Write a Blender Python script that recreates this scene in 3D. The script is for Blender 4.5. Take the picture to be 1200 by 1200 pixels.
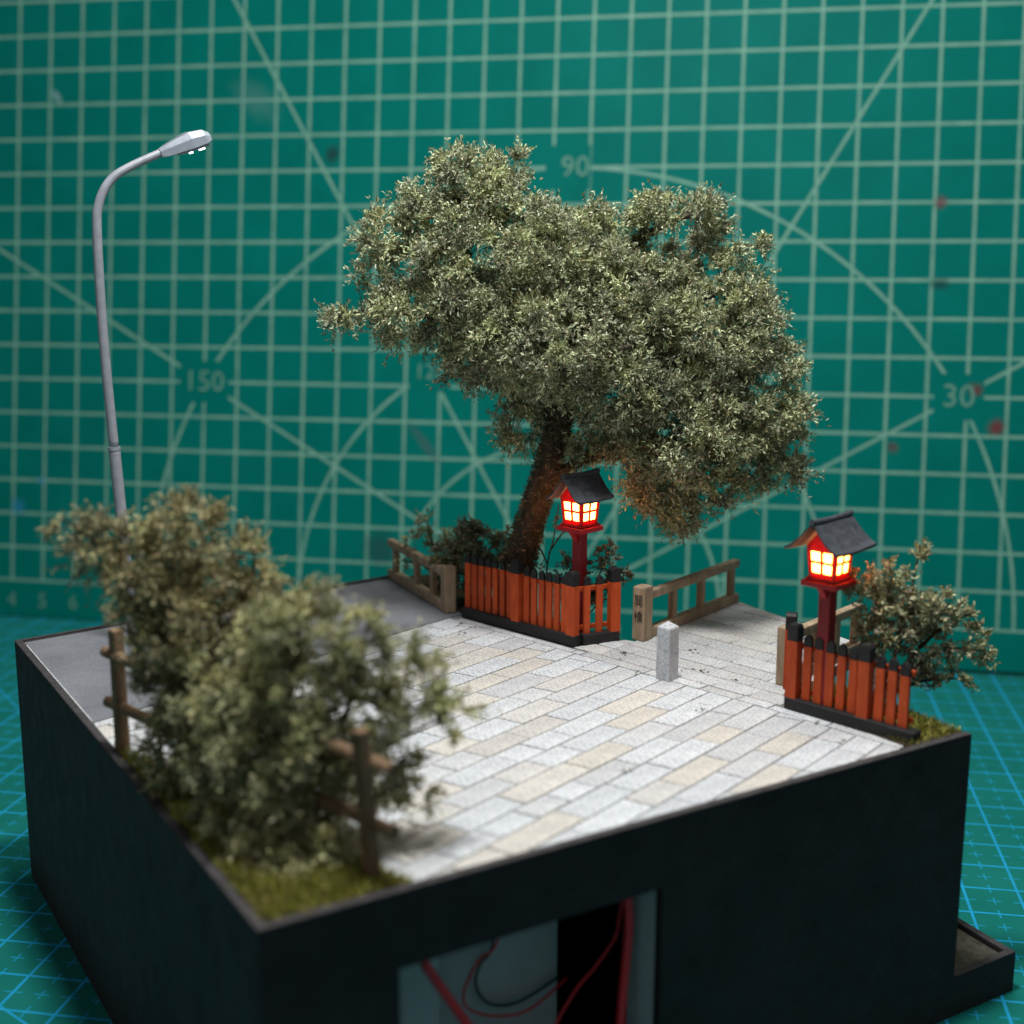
import bpy, bmesh, math, random
import numpy as np
from mathutils import Vector, Matrix, noise

# ------------------------------------------------------------------ scene, camera, light
for o in list(bpy.data.objects):
    bpy.data.objects.remove(o)
SC = bpy.context.scene
COL = SC.collection
SC.unit_settings.scale_length = 0.01          # one unit is one centimetre of the real model

cam_d = bpy.data.cameras.new("camera")
cam = bpy.data.objects.new("camera", cam_d)
COL.objects.link(cam)
yaw, pitch, roll = 0.5520, 0.1930, 0.003
fw = Vector((math.sin(yaw) * math.cos(pitch), math.cos(yaw) * math.cos(pitch), -math.sin(pitch)))
rt = Vector((math.cos(yaw), -math.sin(yaw), 0))
up = rt.cross(fw)
rt, up = rt * math.cos(roll) + up * math.sin(roll), up * math.cos(roll) - rt * math.sin(roll)
cam.matrix_world = Matrix(((rt.x, up.x, -fw.x, -4.478), (rt.y, up.y, -fw.y, -12.463),
                           (rt.z, up.z, -fw.z, 11.885), (0, 0, 0, 1)))
cam_d.sensor_width = 36
cam_d.lens = 46.08
cam_d.clip_start = 0.5
cam_d.clip_end = 500
cam_d.dof.use_dof = True
cam_d.dof.focus_distance = 23.6
cam_d.dof.aperture_fstop = 0.165
SC.camera = cam

world = bpy.data.worlds.new("World")
SC.world = world
world.use_nodes = True
wb = world.node_tree.nodes["Background"]
wb.inputs[0].default_value = (0.90, 0.93, 1.0, 1)
wb.inputs[1].default_value = 0.15

def area(name, loc, target, size, energy, color):
    d = bpy.data.lights.new(name, 'AREA')
    d.shape = 'DISK'
    d.size = size
    d.energy = energy
    d.color = color
    o = bpy.data.objects.new(name, d)
    COL.objects.link(o)
    o.location = loc
    o.rotation_euler = (Vector(target) - Vector(loc)).to_track_quat('-Z', 'Y').to_euler()
    return o

area("desk_lamp_light", (4.0, 1.5, 33), (5.0, 4.0, 4.7), 4.5, 9300, (0.95, 0.98, 1.0))
area("room_light", (18, 12, 50), (14, 20, 6), 18, 6800, (1.0, 0.98, 0.93))

SC.view_settings.view_transform = 'Standard'
SC.view_settings.look = 'None'
SC.view_settings.exposure = 0
SC.view_settings.gamma = 1

H = 4.727                                     # height of the paved deck above the table
R = math.radians
rng = random.Random(7)
NR = np.random.default_rng(11)
RH = np.array([0.8516, -0.5243, 0.0])         # a horizontal direction across the model
DH = np.array([0.5243, 0.8516, 0.0])          # and the one square to it
A14 = R(14.5)
E1 = Vector((math.cos(A14), math.sin(A14), 0))
E2 = Vector((-math.sin(A14), math.cos(A14), 0))

# ------------------------------------------------------------------ materials
def mat(name):
    m = bpy.data.materials.new(name)
    m.use_nodes = True
    nt = m.node_tree
    return m, nt, nt.nodes["Principled BSDF"]

def N(nt, typ, **kw):
    n = nt.nodes.new(typ)
    for k, v in kw.items():
        if k.startswith('i_'):
            n.inputs[int(k[2:])].default_value = v
        else:
            setattr(n, k, v)
    return n

def ramp(nt, fac, stops):
    n = nt.nodes.new('ShaderNodeValToRGB')
    el = n.color_ramp.elements
    while len(el) < len(stops):
        el.new(0.5)
    for e, (p, c) in zip(el, stops):
        e.position = p
        e.color = (*c, 1) if len(c) == 3 else c
    nt.links.new(fac, n.inputs[0])
    return n.outputs[0]

def mixc(nt, fac, a, b, mode='MIX'):
    n = nt.nodes.new('ShaderNodeMix')
    n.data_type = 'RGBA'
    n.blend_type = mode
    for sock, v in ((n.inputs[0], fac), (n.inputs[6], a), (n.inputs[7], b)):
        if isinstance(v, (int, float)):
            sock.default_value = v
        elif isinstance(v, tuple):
            sock.default_value = (*v, 1) if len(v) == 3 else v
        else:
            nt.links.new(v, sock)
    return n.outputs[2]

def noise_tex(nt, scale, detail=3, rough=0.6, coord='Object', vec=None):
    n = nt.nodes.new('ShaderNodeTexNoise')
    n.inputs['Scale'].default_value = scale
    n.inputs['Detail'].default_value = detail
    n.inputs['Roughness'].default_value = rough
    if vec is None:
        tc = nt.nodes.new('ShaderNodeTexCoord')
        vec = tc.outputs[coord]
    nt.links.new(vec, n.inputs['Vector'])
    return n.outputs[0]

def bump(nt, bsdf, h, strength=0.3, dist=0.02):
    b = nt.nodes.new('ShaderNodeBump')
    b.inputs['Strength'].default_value = strength
    b.inputs['Distance'].default_value = dist
    nt.links.new(h, b.inputs['Height'])
    nt.links.new(b.outputs[0], bsdf.inputs['Normal'])

def simple(name, c1, c2, scale, rough=0.7, bstr=0.2, bdist=0.02, bscale=None, spec=0.4, stretch=None):
    m, nt, b = mat(name)
    tc = nt.nodes.new('ShaderNodeTexCoord')
    vec = tc.outputs['Object']
    if stretch:
        mp = nt.nodes.new('ShaderNodeMapping')
        mp.inputs['Scale'].default_value = stretch
        nt.links.new(vec, mp.inputs[0])
        vec = mp.outputs[0]
    f = noise_tex(nt, scale, 4, 0.65, vec=vec)
    c = ramp(nt, f, [(0.3, c1), (0.7, c2)])
    nt.links.new(c, b.inputs['Base Color'])
    b.inputs['Roughness'].default_value = rough
    b.inputs['Specular IOR Level'].default_value = spec
    f2 = noise_tex(nt, bscale or scale * 2, 4, 0.6, vec=vec)
    bump(nt, b, f2, bstr, bdist)
    return m

M = {}
M['board_edge'] = simple('board_cut_edge', (0.036, 0.032, 0.032), (0.078, 0.070, 0.070), 6, 0.85, 0.4, 0.012, 40, 0.15)
def worn(name, c1, c2, fine, dust, dust_amt, patch, rough=0.8, spec=0.2, bstr=.5, bdist=.012, bscale=36, rand=0.0, stretch=(1, 1, 1), dscale=16, dthr=.70):
    """fine grain over slow patches, with sparse flecks of dust or chips"""
    m, nt, b = mat(name)
    tc = nt.nodes.new('ShaderNodeTexCoord')
    mp = nt.nodes.new('ShaderNodeMapping')
    mp.inputs['Scale'].default_value = stretch
    nt.links.new(tc.outputs['Object'], mp.inputs[0])
    c = ramp(nt, noise_tex(nt, fine, 4, .7, vec=mp.outputs[0]), [(.32, c1), (.68, c2)])
    p = ramp(nt, noise_tex(nt, .9, 5, .65, vec=tc.outputs['Object']), [(.3, (1 - patch,) * 3), (.7, (1 + patch,) * 3)])
    c = mixc(nt, 1.0, c, p, 'MULTIPLY')
    if rand:
        oi = nt.nodes.new('ShaderNodeObjectInfo')
        c = mixc(nt, 1.0, c, ramp(nt, oi.outputs['Random'], [(0, (1 - rand,) * 3), (1, (1 + rand,) * 3)]), 'MULTIPLY')
    f = ramp(nt, noise_tex(nt, dscale, 3, .75, vec=mp.outputs[0]), [(dthr, (0, 0, 0)), (dthr + .05, (dust_amt,) * 3)])
    c = mixc(nt, f, c, dust)
    nt.links.new(c, b.inputs['Base Color'])
    r = ramp(nt, noise_tex(nt, 2.5, 4, .6, vec=tc.outputs['Object']), [(.3, (rough - .12,) * 3), (.7, (min(1, rough + .1),) * 3)])
    nt.links.new(r, b.inputs['Roughness'])
    b.inputs['Specular IOR Level'].default_value = spec
    bump(nt, b, noise_tex(nt, bscale, 4, .65, vec=mp.outputs[0]), bstr, bdist)
    return m
M['road'] = worn('asphalt', (0.14, 0.142, 0.154), (0.225, 0.228, 0.242), 34, (.34, .34, .35), .5, .16, .92, .2, .6, .015, 70, dscale=40, dthr=.66)
M['board'] = worn('black_board', (0.0190, 0.0130, 0.0145), (0.039, 0.0270, 0.0295), 22, (.10, .10, .10), .55, .28, .72, .25, .8, .014, 30, stretch=(1, 1, .45), dscale=20, dthr=.72)
M['bed'] = simple('joint_mortar', (0.17, 0.17, 0.165), (0.27, 0.265, 0.255), 12, 0.95, 0.3, 0.01, 60, 0.1)
M['foam'] = simple('pale_blue_foam', (0.42, 0.41, 0.42), (0.48, 0.47, 0.48), 3, 0.8, 0.2, 0.01, 30, 0.2)
M['soil'] = simple('soil', (0.03, 0.024, 0.014), (0.075, 0.06, 0.032), 8, 0.95, 0.8, 0.05, 25, 0.1)
M['dirt'] = simple('river_dirt', (0.045, 0.042, 0.033), (0.12, 0.11, 0.085), 9, 0.95, 0.8, 0.04, 30, 0.1)
M['wall_stone'] = simple('retaining_wall', (0.10, 0.10, 0.095), (0.2, 0.195, 0.18), 4, 0.9, 0.6, 0.04, 10, 0.2)
M['bark'] = simple('bark', (0.035, 0.028, 0.019), (0.125, 0.105, 0.075), 9, 0.9, 1.0, 0.08, 14, 0.15, (1, 1, .4))
M['twig'] = simple('twig', (0.035, 0.024, 0.015), (0.09, 0.06, 0.035), 8, 0.9, 0.4, 0.02, 20, 0.15)
M['rail_wood'] = simple('weathered_wood', (0.24, 0.172, 0.105), (0.44, 0.335, 0.225), 5, 0.8, 0.5, 0.02, 9, 0.2, (1, 1, .25))
M['log_wood'] = simple('dark_log', (0.11, 0.066, 0.036), (0.29, 0.185, 0.108), 5, 0.8, 0.6, 0.03, 9, 0.2, (1, 1, .3))
M['orange'] = worn('orange_paint', (0.43, 0.054, 0.011), (0.56, 0.086, 0.018), 9, (.10, .03, .012), .7, .14, .6, .25, .4, .014, 24, rand=.12, stretch=(1, 1, .3), dscale=14, dthr=.70)
M['black_paint'] = simple('black_paint', (0.006, 0.006, 0.006), (0.02, 0.019, 0.018), 10, 0.55, 0.5, 0.015, 30, 0.35)
M['roof'] = simple('slate_grey_roof', (0.035, 0.038, 0.045), (0.085, 0.09, 0.10), 9, 0.75, 0.8, 0.02, 26, 0.3)
M['metal'] = simple('grey_painted_metal', (0.27, 0.28, 0.31), (0.36, 0.37, 0.40), 6, 0.42, 0.12, 0.008, 40, 0.5)
M['metal_light'] = simple('pale_lamp_housing', (0.26, 0.29, 0.33), (0.36, 0.39, 0.43), 8, 0.35, 0.12, 0.008, 40, 0.5)
M['lens'] = simple('lamp_lens', (0.30, 0.33, 0.36), (0.42, 0.45, 0.48), 10, 0.2, 0.1, 0.005, 40, 0.6)
M['red_wire'] = simple('red_wire', (0.72, 0.014, 0.022), (0.80, 0.020, 0.030), 4, 0.4, 0.05, 0.005, 20, 0.5)
M['black_wire'] = simple('black_wire', (0.006, 0.006, 0.007), (0.012, 0.012, 0.013), 4, 0.4, 0.05, 0.005, 20, 0.5)
M['ink'] = simple('black_ink', (0.006, 0.006, 0.006), (0.012, 0.012, 0.012), 5, 0.6)
M['print'] = simple('pale_print', (0.10, 0.29, 0.21), (0.16, 0.36, 0.27), 3, 0.7, 0.05, 0.005)

def granite(name, lo, hi, speck, warm=0.0):
    m, nt, b = mat(name)
    oi = nt.nodes.new('ShaderNodeObjectInfo')
    tc = nt.nodes.new('ShaderNodeTexCoord')
    base = ramp(nt, oi.outputs['Random'], [(0.0, lo), (1.0, hi)])
    f = noise_tex(nt, 21, 2, 0.7, vec=tc.outputs['Object'])
    sp = ramp(nt, f, [(0.40, (1, 1, 1)), (0.50, (0, 0, 0))])
    f2 = noise_tex(nt, 2.2, 3, 0.6, vec=tc.outputs['Object'])
    cloud = ramp(nt, f2, [(0.3, (0.84, 0.84, 0.85)), (0.7, (1.08, 1.07, 1.05))])
    c = mixc(nt, 1.0, base, cloud, 'MULTIPLY')
    k = nt.nodes.new('ShaderNodeMath'); k.operation = 'MULTIPLY'
    nt.links.new(sp, k.inputs[0]); k.inputs[1].default_value = speck
    c = mixc(nt, k.outputs[0], c, (0.17, 0.165, 0.17))
    nt.links.new(c, b.inputs['Base Color'])
    b.inputs['Roughness'].default_value = 0.8
    b.inputs['Specular IOR Level'].default_value = 0.25
    bump(nt, b, noise_tex(nt, 40, 3, 0.6, vec=tc.outputs['Object']), 0.25, 0.008)
    return m
M['stone_cool'] = granite('granite_cool', (0.58, 0.595, 0.605), (0.67, 0.685, 0.692), 0.62)
M['stone_grey'] = granite('granite_grey', (0.55, 0.55, 0.548), (0.62, 0.62, 0.615), 0.6)
M['stone_tan'] = granite('granite_tan', (0.61, 0.565, 0.495), (0.66, 0.62, 0.555), 0.55)
M['stone_pink'] = granite('granite_buff', (0.56, 0.53, 0.49), (0.63, 0.605, 0.57), 0.6)
M['stone_dark'] = granite('granite_bridge', (0.49, 0.48, 0.465), (0.57, 0.565, 0.55), 0.65)
M['bollard'] = granite('granite_bollard', (0.56, 0.58, 0.60), (0.58, 0.60, 0.62), 0.42)

def red_glow(name, col, tr):
    m, nt, b = mat(name)
    b.inputs['Base Color'].default_value = (*col, 1)
    b.inputs['Roughness'].default_value = 0.45
    t = nt.nodes.new('ShaderNodeBsdfTranslucent')
    t.inputs[0].default_value = (0.9, 0.04, 0.02, 1)
    mx = nt.nodes.new('ShaderNodeMixShader')
    mx.inputs[0].default_value = tr
    nt.links.new(b.outputs[0], mx.inputs[1])
    nt.links.new(t.outputs[0], mx.inputs[2])
    nt.links.new(mx.outputs[0], nt.nodes['Material Output'].inputs[0])
    return m
M['red_body'] = red_glow('red_lantern_body', (0.42, 0.010, 0.011), 0.35)
M['red_post'] = simple('dark_red_paint', (0.20, 0.008, 0.012), (0.27, 0.011, 0.016), 5, 0.5, 0.15, 0.01, 30, 0.35)
M['red_tray'] = simple('red_paint', (0.36, 0.010, 0.014), (0.45, 0.014, 0.018), 5, 0.5, 0.15, 0.01, 30, 0.35)

def emit(name, col, strength, var=0.35):
    m, nt, b = mat(name)
    b.inputs['Base Color'].default_value = (0.8, 0.6, 0.4, 1)
    tc = nt.nodes.new('ShaderNodeTexCoord')
    f = noise_tex(nt, 7, 1, 0.5, vec=tc.outputs['Object'])
    c = ramp(nt, f, [(0.3, (col[0], col[1] * (1 - var), col[2] * (1 - var))), (0.62, col)])
    nt.links.new(c, b.inputs['Emission Color'])
    b.inputs['Emission Strength'].default_value = strength
    return m
m_, nt_, b_ = mat('lantern_paper')
b_.inputs['Base Color'].default_value = (.75, .62, .45, 1)
b_.inputs['Emission Color'].default_value = (1.0, .30, .042, 1)
b_.inputs['Emission Strength'].default_value = 64.0
t_ = nt_.nodes.new('ShaderNodeBsdfTranslucent')
t_.inputs[0].default_value = (.95, .80, .58, 1)
x_ = nt_.nodes.new('ShaderNodeMixShader')
x_.inputs[0].default_value = .75
nt_.links.new(b_.outputs[0], x_.inputs[1]); nt_.links.new(t_.outputs[0], x_.inputs[2])
nt_.links.new(x_.outputs[0], nt_.nodes['Material Output'].inputs[0])
M['pane'] = m_
M['led'] = emit('white_led', (0.95, 0.98, 1.0), 6.0, 0.0)

def leafmat(name, rough=0.65):
    m, nt, b = mat(name)
    at = nt.nodes.new('ShaderNodeAttribute')
    at.attribute_name = 'Col'
    nt.links.new(at.outputs['Color'], b.inputs['Base Color'])
    b.inputs['Roughness'].default_value = rough
    b.inputs['Specular IOR Level'].default_value = 0.3
    t = nt.nodes.new('ShaderNodeBsdfTranslucent')
    nt.links.new(at.outputs['Color'], t.inputs[0])
    mx = nt.nodes.new('ShaderNodeMixShader')
    mx.inputs[0].default_value = 0.14
    nt.links.new(b.outputs[0], mx.inputs[1])
    nt.links.new(t.outputs[0], mx.inputs[2])
    nt.links.new(mx.outputs[0], nt.nodes['Material Output'].inputs[0])
    return m
M['leaf'] = leafmat('dried_leaf')
M['grass'] = leafmat('grass_fibre', 0.75)

class Net:
    """small calculator over shader math nodes"""
    def __init__(s, nt):
        s.nt = nt
    def m(s, op, a, b=0.0, c=0.0):
        n = s.nt.nodes.new('ShaderNodeMath')
        n.operation = op
        for i, v in enumerate((a, b, c)):
            if isinstance(v, (int, float)):
                n.inputs[i].default_value = v
            else:
                s.nt.links.new(v, n.inputs[i])
        return n.outputs[0]
    def near(s, a, w, soft=0.012):       # 1 where a < w, softly
        n = s.nt.nodes.new('ShaderNodeMapRange')
        n.interpolation_type = 'SMOOTHSTEP'
        s.nt.links.new(a, n.inputs[0])
        n.inputs[1].default_value = w - soft
        n.inputs[2].default_value = w + soft
        n.inputs[3].default_value = 1
        n.inputs[4].default_value = 0
        return n.outputs[0]
    def grid(s, x):                       # distance to the nearest whole number
        return s.m('ABSOLUTE', s.m('SUBTRACT', s.m('FRACT', s.m('ADD', x, 0.5)), 0.5))
    def mx(s, *v):
        r = v[0]
        for q in v[1:]:
            r = s.m('MAXIMUM', r, q)
        return r

def mat_shader(name, base1, base2, line, w, fan=None, crosses=False, spots=(), inside=None, rough=0.5, labels=()):
    m, nt, b = mat(name)
    g = Net(nt)
    tc = nt.nodes.new('ShaderNodeTexCoord')
    sx = nt.nodes.new('ShaderNodeSeparateXYZ')
    nt.links.new(tc.outputs['Object'], sx.inputs[0])
    x, y = sx.outputs[0], sx.outputs[1]
    lines = g.mx(g.near(g.grid(x), w), g.near(g.grid(y), w))
    if inside:
        x0, x1, y0, y1 = inside
        ins = g.m('MULTIPLY', g.m('MULTIPLY', g.m('GREATER_THAN', x, x0), g.m('LESS_THAN', x, x1)),
                  g.m('MULTIPLY', g.m('GREATER_THAN', y, y0), g.m('LESS_THAN', y, y1)))
        lines = g.m('MULTIPLY', lines, ins)
    if crosses:
        hx = g.grid(g.m('ADD', x, 0.5)); hy = g.grid(g.m('ADD', y, 0.5))
        cr = g.mx(g.m('MULTIPLY', g.near(hx, w * 0.6), g.near(hy, 0.13)), g.m('MULTIPLY', g.near(hy, w * 0.6), g.near(hx, 0.13)))
        tk = g.mx(g.m('MULTIPLY', g.near(hx, w * 0.6), g.near(g.grid(y), 0.16)),
                  g.m('MULTIPLY', g.near(hy, w * 0.6), g.near(g.grid(x), 0.16)))
        lines = g.mx(lines, g.m('MULTIPLY', g.mx(cr, tk), 0.75))
    if fan:
        cx, cy, rays, arcs, fw_ = fan
        dx, dy = g.m('SUBTRACT', x, cx), g.m('SUBTRACT', y, cy)
        rr = g.m('SQRT', g.m('ADD', g.m('MULTIPLY', dx, dx), g.m('MULTIPLY', dy, dy)))
        acc = None
        for a in rays:
            ca, sa = math.cos(R(a)), math.sin(R(a))
            d = g.m('ABSOLUTE', g.m('SUBTRACT', g.m('MULTIPLY', dx, sa), g.m('MULTIPLY', dy, ca)))
            f = g.m('GREATER_THAN', g.m('ADD', g.m('MULTIPLY', dx, ca), g.m('MULTIPLY', dy, sa)), 0.8)
            v = g.m('MULTIPLY', g.near(d, fw_), f)
            acc = v if acc is None else g.mx(acc, v)
        for ar in arcs:
            v = g.m('MULTIPLY', g.near(g.m('ABSOLUTE', g.m('SUBTRACT', rr, ar)), fw_), g.m('GREATER_THAN', dy, 0))
            acc = g.mx(acc, v)
        if inside:
            acc = g.m('MULTIPLY', acc, ins)
        lines = g.mx(lines, acc)
    for (lx, ly, lw, lh) in labels:       # blank patch round each printed number
        k = g.m('MULTIPLY', g.near(g.m('ABSOLUTE', g.m('SUBTRACT', x, lx)), lw), g.near(g.m('ABSOLUTE', g.m('SUBTRACT', y, ly)), lh))
        lines = g.m('MULTIPLY', lines, g.m('SUBTRACT', 1.0, k))
    n1 = noise_tex(nt, 0.5, 4, 0.6, vec=tc.outputs['Object'])
    base = ramp(nt, n1, [(0.3, base1), (0.7, base2)])
    wear = ramp(nt, noise_tex(nt, 1.6, 5, 0.7, vec=tc.outputs['Object']), [(0.3, (0.62, 0.62, 0.62)), (0.65, (1, 1, 1))])
    f = g.m('MULTIPLY', lines, wear)
    c = mixc(nt, f, base, line)
    for (px_, py_, pr, pc, pa, asp, ang) in spots:
        ca, sa = math.cos(ang), math.sin(ang)
        ddx, ddy = g.m('SUBTRACT', x, px_), g.m('SUBTRACT', y, py_)
        qx = g.m('ADD', g.m('MULTIPLY', ddx, ca), g.m('MULTIPLY', ddy, sa))
        qy = g.m('MULTIPLY', g.m('SUBTRACT', g.m('MULTIPLY', ddy, ca), g.m('MULTIPLY', ddx, sa)), asp)
        dd = g.m('SQRT', g.m('ADD', g.m('MULTIPLY', qx, qx), g.m('MULTIPLY', qy, qy)))
        dd = g.m('ADD', dd, g.m('MULTIPLY', g.m('SUBTRACT', noise_tex(nt, 4, 3, 0.6, vec=tc.outputs['Object']), 0.5), pr))
        c = mixc(nt, g.m('MULTIPLY', g.near(dd, pr * 0.8, pr * 0.6), pa), c, pc)
    nt.links.new(c, b.inputs['Base Color'])
    b.inputs['Roughness'].default_value = rough
    b.inputs['Specular IOR Level'].default_value = 0.04
    bump(nt, b, noise_tex(nt, 45, 2, 0.5, vec=tc.outputs['Object']), 0.12, 0.006)
    return m

# ------------------------------------------------------------------ mesh helpers
ORG = {}

def tag(o, label=None, cat=None, group=None, kind=None):
    for k, v in (('label', label), ('category', cat), ('group', group), ('kind', kind)):
        if v:
            o[k] = v
    return o

def thing(name, loc, label, cat, group=None):
    o = bpy.data.objects.new(name, None)
    o.empty_display_size = 0.2
    o.location = loc
    COL.objects.link(o)
    ORG[o] = Vector(loc)
    return tag(o, label, cat, group)

class MB:
    """collects shapes given in world centimetres; build() links them as one mesh"""
    def __init__(s):
        s.bm = bmesh.new()
    def poly(s, vs, fs):
        bv = [s.bm.verts.new(v) for v in vs]
        for f in fs:
            try:
                s.bm.faces.new([bv[i] for i in f])
            except ValueError:
                pass
        return s
    def box(s, c, ax, ay, az, hx, hy, hz):
        c = Vector(c); ax = Vector(ax) * hx; ay = Vector(ay) * hy; az = Vector(az) * hz
        vs = [c + ax * i + ay * j + az * k for i in (-1, 1) for j in (-1, 1) for k in (-1, 1)]
        return s.poly(vs, [(0, 1, 3, 2), (4, 6, 7, 5), (0, 4, 5, 1), (2, 3, 7, 6), (0, 2, 6, 4), (1, 5, 7, 3)])
    def bar(s, p, q, w, h, upv=(0, 0, 1)):
        p, q = Vector(p), Vector(q)
        d = (q - p)
        L = d.length
        d.normalize()
        side = d.cross(Vector(upv)).normalized()
        u2 = side.cross(d)
        return s.box((p + q) / 2, d, side, u2, L / 2, w / 2, h / 2)
    def prism(s, pts, z0, z1):
        n = len(pts)
        vs = [(x, y, z0) for x, y in pts] + [(x, y, z1) for x, y in pts]
        return s.poly(vs, [tuple(range(n - 1, -1, -1)), tuple(range(n, 2 * n))] +
                      [(i, (i + 1) % n, n + (i + 1) % n, n + i) for i in range(n)])
    def tube(s, path, rad, n=8, wob=0.0, cap=True):
        path = [Vector(p) for p in path]
        if not hasattr(rad, '__len__'):
            rad = [rad] * len(path)
        rings = []
        ref = Vector((0.3, 0.9, 0.2))
        for i, p in enumerate(path):
            t = (path[min(i + 1, len(path) - 1)] - path[max(i - 1, 0)]).normalized()
            a = t.cross(ref)
            if a.length < 1e-3:
                a = t.cross(Vector((1, 0, 0)))
            a.normalize()
            b = t.cross(a)
            ring = []
            for k in range(n):
                an = 2 * math.pi * k / n
                rr = rad[i]
                if wob:
                    dirv = a * math.cos(an) + b * math.sin(an)
                    rr *= 1 + wob * noise.noise((p + dirv * rad[i]) * 3.1) + wob * 0.6 * noise.noise((p + dirv * rad[i]) * 8.0)
                ring.append(s.bm.verts.new(p + (a * math.cos(an) + b * math.sin(an)) * rr))
            rings.append(ring)
        for r0, r1 in zip(rings, rings[1:]):
            for k in range(n):
                s.bm.faces.new((r0[k], r0[(k + 1) % n], r1[(k + 1) % n], r1[k]))
        if cap:
            s.bm.faces.new(rings[0][::-1])
            s.bm.faces.new(rings[-1])
        return s
    def build(s, name, material, parent=None, bev=0.0, smooth=False, seg=1, wobble=0.0):
        bm = s.bm
        if bev:
            bmesh.ops.bevel(bm, geom=list(bm.edges), offset=bev, segments=seg, affect='EDGES', profile=0.6)
        if wobble:
            for v in bm.verts:
                v.co += Vector((noise.noise(v.co * 1.7), noise.noise(v.co * 1.7 + Vector((9, 0, 0))), noise.noise(v.co * 1.7 + Vector((0, 9, 0))))) * wobble
        bmesh.ops.recalc_face_normals(bm, faces=list(bm.faces))
        org = ORG[parent] if parent else Vector((0, 0, 0))
        for v in bm.verts:
            v.co -= org
        me = bpy.data.meshes.new(name)
        bm.to_mesh(me)
        bm.free()
        if smooth:
            for p in me.polygons:
                p.use_smooth = True
        me.materials.append(material)
        o = bpy.data.objects.new(name, me)
        COL.objects.link(o)
        if parent:
            o.parent = parent
            ORG[o] = org
        else:
            ORG[o] = Vector((0, 0, 0))
        return o

def spline(pts, n=6):
    pts = [Vector(p) for p in pts]
    out = []
    for i in range(len(pts) - 1):
        p0, p1, p2, p3 = pts[max(i - 1, 0)], pts[i], pts[i + 1], pts[min(i + 2, len(pts) - 1)]
        for k in range(n):
            t = k / n
            out.append(0.5 * ((2 * p1) + (p2 - p0) * t + (2 * p0 - 5 * p1 + 4 * p2 - p3) * t * t + (3 * p1 - p0 - 3 * p2 + p3) * t ** 3))
    out.append(pts[-1])
    return out

def text_mesh(name, body, size, material, parent, mtx, extrude=0.0):
    cu = bpy.data.curves.new(name, 'FONT')
    cu.body = body
    cu.size = size
    cu.align_x = 'CENTER'
    cu.align_y = 'CENTER'
    cu.extrude = extrude
    cu.resolution_u = 2
    o = bpy.data.objects.new(name, cu)
    COL.objects.link(o)
    dg = bpy.context.evaluated_depsgraph_get()
    me = bpy.data.meshes.new_from_object(o.evaluated_get(dg))
    bpy.data.objects.remove(o)
    me.materials.clear()
    me.materials.append(material)
    t = bpy.data.objects.new(name, me)
    COL.objects.link(t)
    t.parent = parent
    t.matrix_local = mtx
    return t

# ------------------------------------------------------------------ the two cutting mats
K = 1.119
wx = Vector((0.7363, -0.6766, 0.004)).normalized()
wd = Vector((-0.1046, -0.1138, -0.988)).normalized()       # down the upright mat
wz = wx.cross(-wd).normalized()
wall_m = mat_shader('upright_mat_green', (0.0002, 0.160, 0.130), (0.0005, 0.192, 0.156), (0.25, 0.46, 0.35), 0.040,
    fan=(16.4, -17.0, (30, 60, 120, 150), (12.0, 7.4, 4.5), 0.042),
    inside=(-4.03, 38.03, -17.03, 11.03), rough=0.5,
    labels=[(26.8, -11.0, 0.62, 0.6), (6.0, -11.0, 0.75, 0.6), (16.4, -5.0, 0.62, 0.6), (12.7, -10.6, 0.6, 0.55), (20.1, -10.6, 0.6, 0.55)],
    spots=[(27.75, -11.75, .22, (0.22, 0.02, 0.03), .8, 1, 0), (27.2, -10.8, .18, (0.2, 0.02, 0.03), .7, 1, 0), (26.15, -6.0, .17, (0.2, 0.03, 0.05), .7, 1, 0),
           (25.2, -12.35, .15, (0.16, 0.03, 0.03), .6, 1, 0), (26.2, -8.1, .26, (0.015, 0.05, 0.05), .7, 1.6, 0), (9.7, -4.55, .28, (0.02, 0.035, 0.035), .8, 1.3, 1.2),
           (1.2, -2.75, .26, (0.35, 0.5, 0.5), .6, 2.4, -0.9), (0.15, -14.8, .26, (0.03, 0.25, 0.45), .6, 1, 0), (.9, -14.0, .15, (0.03, 0.25, 0.45), .5, 1, 0),
           (12.6, -12.6, .75, (0.08, 0.13, 0.13), .6, 5, -0.87), (7.4, -3.0, .8, (0.12, 0.28, 0.25), .35, 1.8, -.6), (11.4, -15.6, .5, (0.03, 0.06, 0.06), .6, 1, 0)])
mb = MB()
x0, x1, y0, y1, r_ = -5.6, 39.6, -18.1, 13.0, 0.5
mb.prism([(x0, y0), (x1, y0), (x1, y1), (x0, y1)], -0.25, 0.0)
wall = mb.build('cutting_mat', wall_m, bev=0.05)
wall.matrix_world = Matrix.Translation((5.57, 34.73, 20.01)) @ Matrix(((wx.x, -wd.x, wz.x, 0), (wx.y, -wd.y, wz.y, 0), (wx.z, -wd.z, wz.z, 0), (0, 0, 0, 1))) @ Matrix.Scale(K, 4)
tag(wall, "green cutting mat with pale grid lines, standing upright behind the model", "cutting mat")
for s_, px_, py_, sz in [("30", 26.8, -11.0, 0.84), ("150", 6.0, -11.0, 0.84), ("90", 16.6, -5.0, 0.8), ("120", 12.7, -10.6, 0.6), ("60", 20.1, -10.6, 0.6)]:
    text_mesh('printed_number', s_, sz, M['print'], wall, Matrix.Translation((px_, py_, 0.012)))
for i in range(-3, 24):
    text_mesh('printed_number', str(i + 4), 0.62, M['print'], wall, Matrix.Translation((i, -17.6, 0.012)))

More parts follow.
